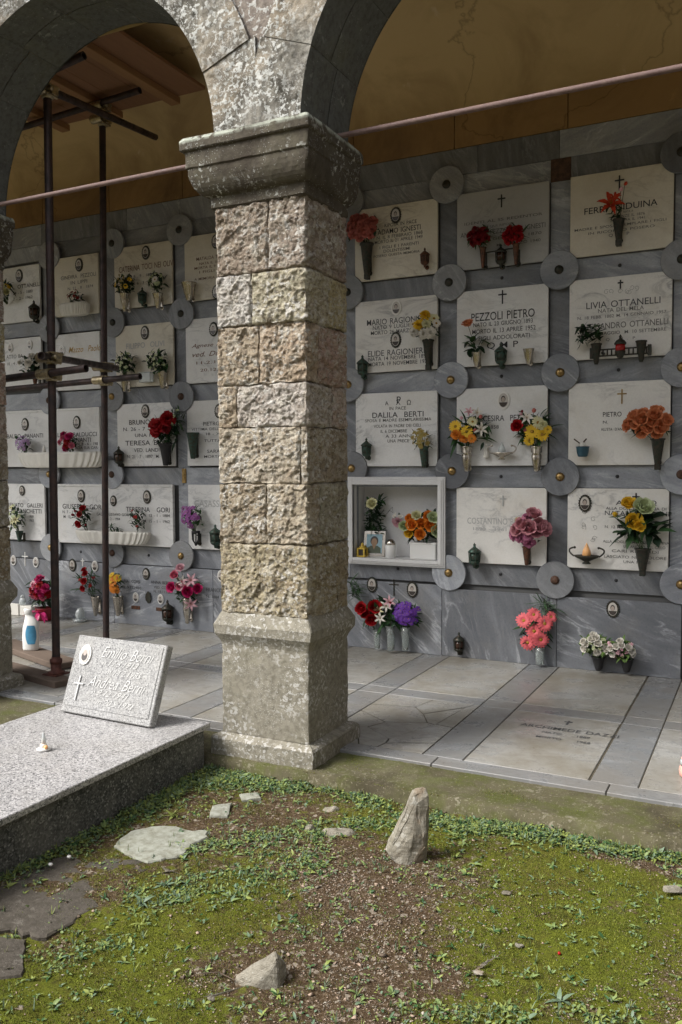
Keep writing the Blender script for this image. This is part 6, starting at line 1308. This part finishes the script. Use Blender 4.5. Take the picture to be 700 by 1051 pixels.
for px, py, s, lab in ((183, 871, .022, 'small grey pebble at the right of the light paving stone'), (284, 1000, .0, ''), (520, 916, .026, 'pale flat pebble on the moss right of the upright rock'), (492, 999, .024, 'pale pebble near the bottom of the moss patch'), (533, 971, .02, 'dull pebble in the middle of the moss patch'), (216, 1027, .022, 'thin pale pebble left of the wedge rock'), (51, 914, .016, 'white pebble on the dark paving stone'), (22, 1035, .022, 'brown pebble near the lower left corner'), (173, 895, .014, 'light pebble below the light paving stone'), (420, 798, .02, 'dark pebble on the mossy concrete strip'), (448, 797, .018, 'black pebble on the mossy concrete strip'), (497, 990, .014, 'tiny pale pebble above the pale one near the bottom'), (690, 915, .05, 'mossy stone edge at the right of the photo')):
    if s: g = G(px, py, GZ+.004); hull_rock('pebble', [(rp.uniform(-1, 1)*s, rp.uniform(-.8, .8)*s, rp.uniform(-.3, .5)*s) for _ in range(10)], g, lab, 'rock' if 'dark' not in lab and 'black' not in lab else 'darkrock', 1, .001, 'loose pebbles', 'pebble', px)

# ------------------------------------------------------------------ gravel, moss, weeds
def bulk(name, V, Fa, mats, mi=None, smooth=False):
    me = bpy.data.meshes.new(name); k = Fa.shape[1]; me.vertices.add(len(V)); me.vertices.foreach_set('co', V.astype(np.float32).ravel())
    me.loops.add(Fa.size); me.loops.foreach_set('vertex_index', Fa.ravel().astype(np.int32)); me.polygons.add(len(Fa))
    me.polygons.foreach_set('loop_start', (np.arange(len(Fa))*k).astype(np.int32)); me.polygons.foreach_set('loop_total', np.full(len(Fa), k, np.int32))
    for m in mats: me.materials.append(M[m] if isinstance(m, str) else m)
    if mi is not None: me.polygons.foreach_set('material_index', mi.astype(np.int32))
    me.update(calc_edges=True); return link(name, me)
iy = lambda y: np.clip(np.searchsorted(gy, y)-1, 0, len(gy)-2); ix = lambda x: np.clip(np.searchsorted(gx, x)-1, 0, len(gx)-2)
def gz(x, y):
    i, j = iy(y), ix(x); fx = (x-gx[j])/(gx[j+1]-gx[j]); fy = (y-gy[i])/(gy[i+1]-gy[i])
    return ZZ[i, j]*(1-fx)*(1-fy)+ZZ[i, j+1]*fx*(1-fy)+ZZ[i+1, j]*(1-fx)*fy+ZZ[i+1, j+1]*fx*fy
def ontomb(x, y): return ((x > -.48) & (x < .51) & (y < -2.88)) | ((x > FX0-.05) & (x < FX1+.05) & (y > FY0-.055)) 
def samp(n):
    # denser near the camera's view, all in world space
    x = nr.uniform(-.4, 3.5, n); y = nr.uniform(-5.1, -2.84, n); return x, y
nz = lambda x, y, s, o=0.: np.array([mnoise.noise(Vector((a*s+o, b*s, o))) for a, b in zip(x, y)])
# gravel
x, y = samp(170000); dens = .05+.95*np.clip(field('gravel', x, y), 0, 1)+.10*np.clip(field('soil', x, y), 0, 1); dens *= .45+1.1*np.clip(nz(x, y, 6)+.5, 0, 1)
keep = (nr.rand(len(x)) < dens*.5) & ~ontomb(x, y); x, y = x[keep], y[keep]; n = len(x)
octa = np.array([(1, 0, 0), (0, 1, 0), (-1, 0, 0), (0, -1, 0), (0, 0, 1), (0, 0, -1), (.7, .7, .5), (-.7, -.6, .6)])
of8 = np.array([(0, 6, 4), (6, 1, 4), (1, 2, 4), (2, 7, 4), (7, 3, 4), (3, 0, 4), (0, 3, 5), (3, 2, 5), (2, 1, 5), (1, 0, 5), (0, 1, 6), (2, 3, 7)])
s = .0018+.0032*nr.rand(n)**2.5+(.006*(nr.rand(n) < .012)); a = nr.rand(n)*6.28
o = octa[None]*(1+.35*nr.randn(n, 8, 1))*np.stack([s, s*nr.uniform(.6, 1, n), s*nr.uniform(.25, .5, n)], 1)[:, None, :]
R2 = np.stack([np.cos(a), -np.sin(a), np.sin(a), np.cos(a)], 1).reshape(n, 2, 2); o[:, :, :2] = np.einsum('nij,nkj->nki', R2, o[:, :, :2])
V_ = (o+np.stack([x, y, gz(x, y)+s*.35], 1)[:, None, :]).reshape(-1, 3); Fa = (of8[None]+(np.arange(n)*8)[:, None, None]).reshape(-1, 3)
M['grav0'] = plain('pinkish_gravel', (.36, .27, .205), .9, 0, .2); M['grav1'] = plain('grey_gravel', (.21, .185, .145), .9, 0, .2); M['grav2'] = plain('pale_gravel', (.42, .38, .32), .9, 0, .1); M['grav3'] = plain('dark_gravel', (.12, .09, .065), .9, 0, .2)
mi = np.repeat(nr.choice(4, n, p=[.36, .26, .06, .32]), 12); tag(bulk('gravel', V_, Fa, ['grav0', 'grav1', 'grav2', 'grav3'], mi), kind='stuff')
# moss tufts: fine short blades
x, y = samp(330000); mo_ = .62+.55*np.clip(field('moss', x, y), 0, 1)-.62*np.clip(field('gravel', x, y), 0, 1)-.34*np.clip(field('soil', x, y), 0, 1)
cell = {}
def nzg(x, y, s, o=0.):
    # noise looked up on a coarse grid, bilinear enough for density
    g_ = .012; ii = np.round(x/g_).astype(int); jj = np.round(y/g_).astype(int); key = ii*100003+jj; u, inv = np.unique(key, return_inverse=True)
    first = np.zeros(len(u), int); first[inv] = np.arange(len(x)); vals = np.array([mnoise.noise(Vector((x[k]*s+o, y[k]*s, o)))+.5*mnoise.noise(Vector((x[k]*s*2.7+o, y[k]*s*2.7, o))) for k in first]); return vals[inv]
nn = nzg(x, y, 7.5, 2.); keep = (nr.rand(len(x)) < np.clip(mo_+nn*1.9-.08, 0, 1)) & ~ontomb(x, y)
x, y, nn = x[keep], y[keep], nn[keep]
x2 = nr.uniform(-.3, 3.5, 60000); y2 = nr.uniform(-2.87, -2.50, 60000); n2_ = nzg(x2, y2, 5.0, 6.); k2 = (nr.rand(60000) < np.clip(n2_*2.4-.1, 0, .9)) & ~ontomb(x2, y2) & ~((x2 > FX0-.06) & (x2 < FX1+.06)); x = np.concatenate([x, x2[k2]]); y = np.concatenate([y, y2[k2]]); nn = np.concatenate([nn, n2_[k2]]); n = len(x); h = nr.uniform(.003, .0085, n); w_ = nr.uniform(.0012, .0024, n); a = nr.rand(n)*6.28; z = np.where(y > -2.85, np.maximum(gz(x, y), -.020), gz(x, y))-.001
dx, dy = np.cos(a), np.sin(a); lean = nr.uniform(-.6, .6, (n, 2))*h[:, None]
V_ = np.stack([np.stack([x-dx*w_, y-dy*w_, z], 1), np.stack([x+dx*w_, y+dy*w_, z], 1), np.stack([x+lean[:, 0], y+lean[:, 1], z+h], 1)], 1).reshape(-1, 3)
M['moss0'] = plain('moss_yellowgreen', (.155, .175, .020), .9, 0, .25, 60); M['moss1'] = plain('moss_green', (.09, .112, .015), .9, 0, .25, 60); M['moss2'] = plain('moss_olive', (.13, .10, .034), .9, 0, .25, 60); M['moss3'] = plain('moss_lime', (.24, .26, .035), .9, 0, .2, 60)
sel = nzg(x, y, 3.1, 9.)+nr.randn(n)*.35; mi = np.where(sel > .35, 0, np.where(sel > -.15, 1, 2)); mi[nr.rand(n) < .08] = 3
tag(bulk('moss', V_, np.arange(3*n).reshape(n, 3), ['moss0', 'moss1', 'moss2', 'moss3'], mi), kind='stuff')
# weeds: rosettes and clover-like ground cover
wr = random.Random(21)
WB = []
def wband(x0, y0, x1, y1, wd, w, zz=GZ): a, b = G(x0, y0, zz), G(x1, y1, zz); WB.append((a.x, a.y, b.x, b.y, wd, w))
for q in [(0, 895, 206, 800, .09, 1.25), (206, 800, 330, 806, .09, 1.25), (330, 806, 385, 825, .07, .9), (225, 792, 320, 803, .05, 1.2), (430, 838, 700, 880, .07, 1.1), (480, 850, 620, 868, .07, .7), (200, 870, 400, 845, .09, .45), (160, 930, 330, 880, .09, .45), (640, 868, 700, 880, .06, .8), (60, 985, 120, 970, .06, .3), (395, 1040, 640, 1045, .05, .35), (370, 780, 385, 800, .03, .8)]: wband(*q)
def wdens(x, y):
    v = .045
    for ax_, ay, bx_, by, wd, w in WB:
        vx, vy = bx_-ax_, by-ay; t0 = max(0, min(1, ((x-ax_)*vx+(y-ay)*vy)/(vx*vx+vy*vy))); d2 = (x-ax_-t0*vx)**2+(y-ay-t0*vy)**2; v += w*math.exp(-d2/(wd*wd))
    return min(1, v)
def ok(x, y):
    if -.5 < x < .52 and y < -2.87: return False
    if FX0-.055 < x < FX1+.055 and y > FY0-.06: return False
    if y > -2.87 and not (x < FX1+.3 and y > -2.87): return False
    if y > -2.80: return False
    return True
mb = MB(); cnt = 0
M['weed2'] = leafm('weed_leaf_yellow', (.26, .30, .08), (.16, .20, .05))
for _ in range(60000):
    x, y = wr.uniform(-.3, 3.45), wr.uniform(-5.0, -2.80)
    dn = wdens(x, y)*(.5+1.1*max(0, mnoise.noise(Vector((x*7, y*7, 4)))+.42))
    if wr.random() > dn*.95 or not ok(x, y): continue
    z = float(gz(np.array([x]), np.array([y]))[0]); cnt += 1; ty = wr.random(); big = wdens(x, y) > .6
    if ty < .5:      # rosette of unequal folded leaves
        n = wr.randint(4, 9); L_ = wr.uniform(.010, .030)*(1.2 if big else .85); a0 = wr.uniform(0, 6.3)
        for k in range(n):
            a = a0+2*pi*k/n+wr.uniform(-.5, .5); ll = L_*wr.uniform(.35, 1.3); mb.leaf((x+wr.uniform(-.004, .004), y+wr.uniform(-.004, .004), z+.002), (cos(a), sin(a), wr.uniform(.0, 1.5)), (wr.uniform(-.4, .4), wr.uniform(-.4, .4), 1), ll, ll*wr.uniform(.25, .5), wr.choice([0, 0, 1, 2, 3]), wr.uniform(.1, .9), wr.choice(['pointed', 'round']))
    elif ty < .85:             # small round leaves at mixed heights
        for k in range(wr.randint(3, 8)):
            ox, oy, oz = wr.gauss(0, .014), wr.gauss(0, .014), wr.uniform(.002, .026 if big else .010); sz = wr.uniform(.004, .013); a = wr.uniform(0, 6.3)
            mb.leaf((x+ox, y+oy, z+oz), (cos(a), sin(a), wr.uniform(-.4, .6)), (wr.uniform(-.5, .5), wr.uniform(-.5, .5), 1), sz, sz*wr.uniform(.6, 1), wr.choice([0, 0, 1, 2, 3]), .2, 'round')
    else:
        for k in range(wr.randint(3, 7)):
            a = wr.uniform(0, 6.3); ll = wr.uniform(.015, .04); mb.leaf((x, y, z), (cos(a)*.5, sin(a)*.5, 1), (cos(a), sin(a), 0), ll, .003, wr.choice([1, 2]), wr.uniform(-.6, .9), 'strap')
tag(mb.build('weeds', ['weed', 'weed2', 'weedgrey', 'leaf']), kind='stuff')
# sage-like broad leaves by the tomb, and small distinct rosettes
def rosette(px, py, label, L_=.045, n=6, mat='weed', wd=.4, lift=.5, kind='pointed', name='weed_rosette'):
    g = G(px, py, GZ); r = random.Random(px); z = float(gz(np.array([g.x]), np.array([g.y]))[0]); mb = MB()
    for k in range(int(n*1.5)): a = 2*pi*k/n/1.5*1.0+r.uniform(-.5, .5); ll = L_*.8*r.uniform(.35, 1.15); mb.leaf((r.uniform(-.006, .006), r.uniform(-.006, .006), .003), (cos(a), sin(a), lift*r.uniform(.2, 2.2)), (r.uniform(-.4, .4), r.uniform(-.4, .4), 1), ll, ll*wd*r.uniform(.8, 1.3), 0, r.uniform(.1, .9), kind)
    tag(mb.build(name, mat, loc=(g.x, g.y, z)), label, 'plant', 'separate weed rosettes')
rosette(150, 815, 'broad grey green leaves of a sage like plant beside the tomb', .10, 6, 'weedgrey', .42, 1.3, 'round', 'sage_plant')
rosette(142, 820, 'low broad leaved plant just left of the sage like one', .08, 4, 'weedgrey', .45, .9, 'round', 'sage_plant')
rosette(178, 838, 'spiky light rosette above the light paving stone', .06, 10, 'weed2', .2, 1.2)
rosette(146, 930, 'grey green rosette right of the dark paving stone', .055, 9, 'weedgrey', .3, .6); rosette(170, 912, 'feathery rosette below the light paving stone', .055, 11, 'weedgrey', .22, .7)
rosette(8, 912, 'rosette against the tomb at the left edge of the photo', .05, 8, 'weed2', .3, .8); rosette(142, 950, 'thin leaved rosette in the left moss', .04, 8, 'weed2', .25, .5)
rosette(105, 970, 'small rosette near the dark paving stone', .04, 8, 'weed', .28, .5); rosette(92, 1018, 'five leaved plant near the lower left corner', .035, 5, 'weed2', .4, .7)
rosette(568, 956, 'little bright rosette in the mossy patch', .035, 7, 'weed', .35, .7); rosette(585, 934, 'bright rosette right of centre in the mossy patch', .035, 8, 'weed', .35, .5); rosette(652, 955, 'rosette in the moss near the right edge', .035, 7, 'weed', .35, .7)
rosette(575, 1028, 'wide leafy weed near the bottom of the moss patch', .05, 8, 'weedgrey', .3, .7); rosette(545, 1003, 'small upright weed at the bottom middle', .03, 6, 'weed', .35, .9); rosette(510, 1012, 'tiny weed left of the small upright one', .028, 6, 'weed', .35, .6); rosette(650, 932, 'small weed beside the right gravel', .03, 6, 'weed', .35, .8)
rosette(530, 818, 'tuft of green growing on the joint of the concrete strip', .04, 9, 'weed', .4, .9)
# white shells / snail-like petals along the tomb
for i, (px, py) in enumerate(((93, 838), (98, 840), (86, 850), (90, 848), (78, 853), (68, 862), (52, 893), (71, 885))):
    g = G(px, py, GZ); mb = MB(); mb.ball((0, 0, .012), .011, .009, .007, 8); tag(mb.build('white_pebble', 'rimwhite', loc=(g.x, g.y, g.z+.012)), 'whitish pebble among the weeds along the side of the tomb', 'pebble', 'white pebbles along the tomb')
mb = MB(); mb.ball((0, 0, .006), .006, n=6); g = G(574, 982, GZ); tag(mb.build('red_berry', 'redglass' if False else 'p_red', loc=(g.x, g.y, g.z+.006)), 'tiny red berry on the moss', 'berry')
g = G(228, 1005, GZ); mb = MB(); mb.path([(-.07, -.01, .006), (-.02, .01, .012), (.05, .0, .01)], .0022, 5); tag(mb.build('twig', 'twig', loc=(g.x, g.y, g.z)), 'thin reddish twig lying left of the wedge rock', 'twig')

for o in COL.objects:
    if o.get('label') and len(o['label'].split()) > 16: print('LONG', len(o['label'].split()), o['label'])
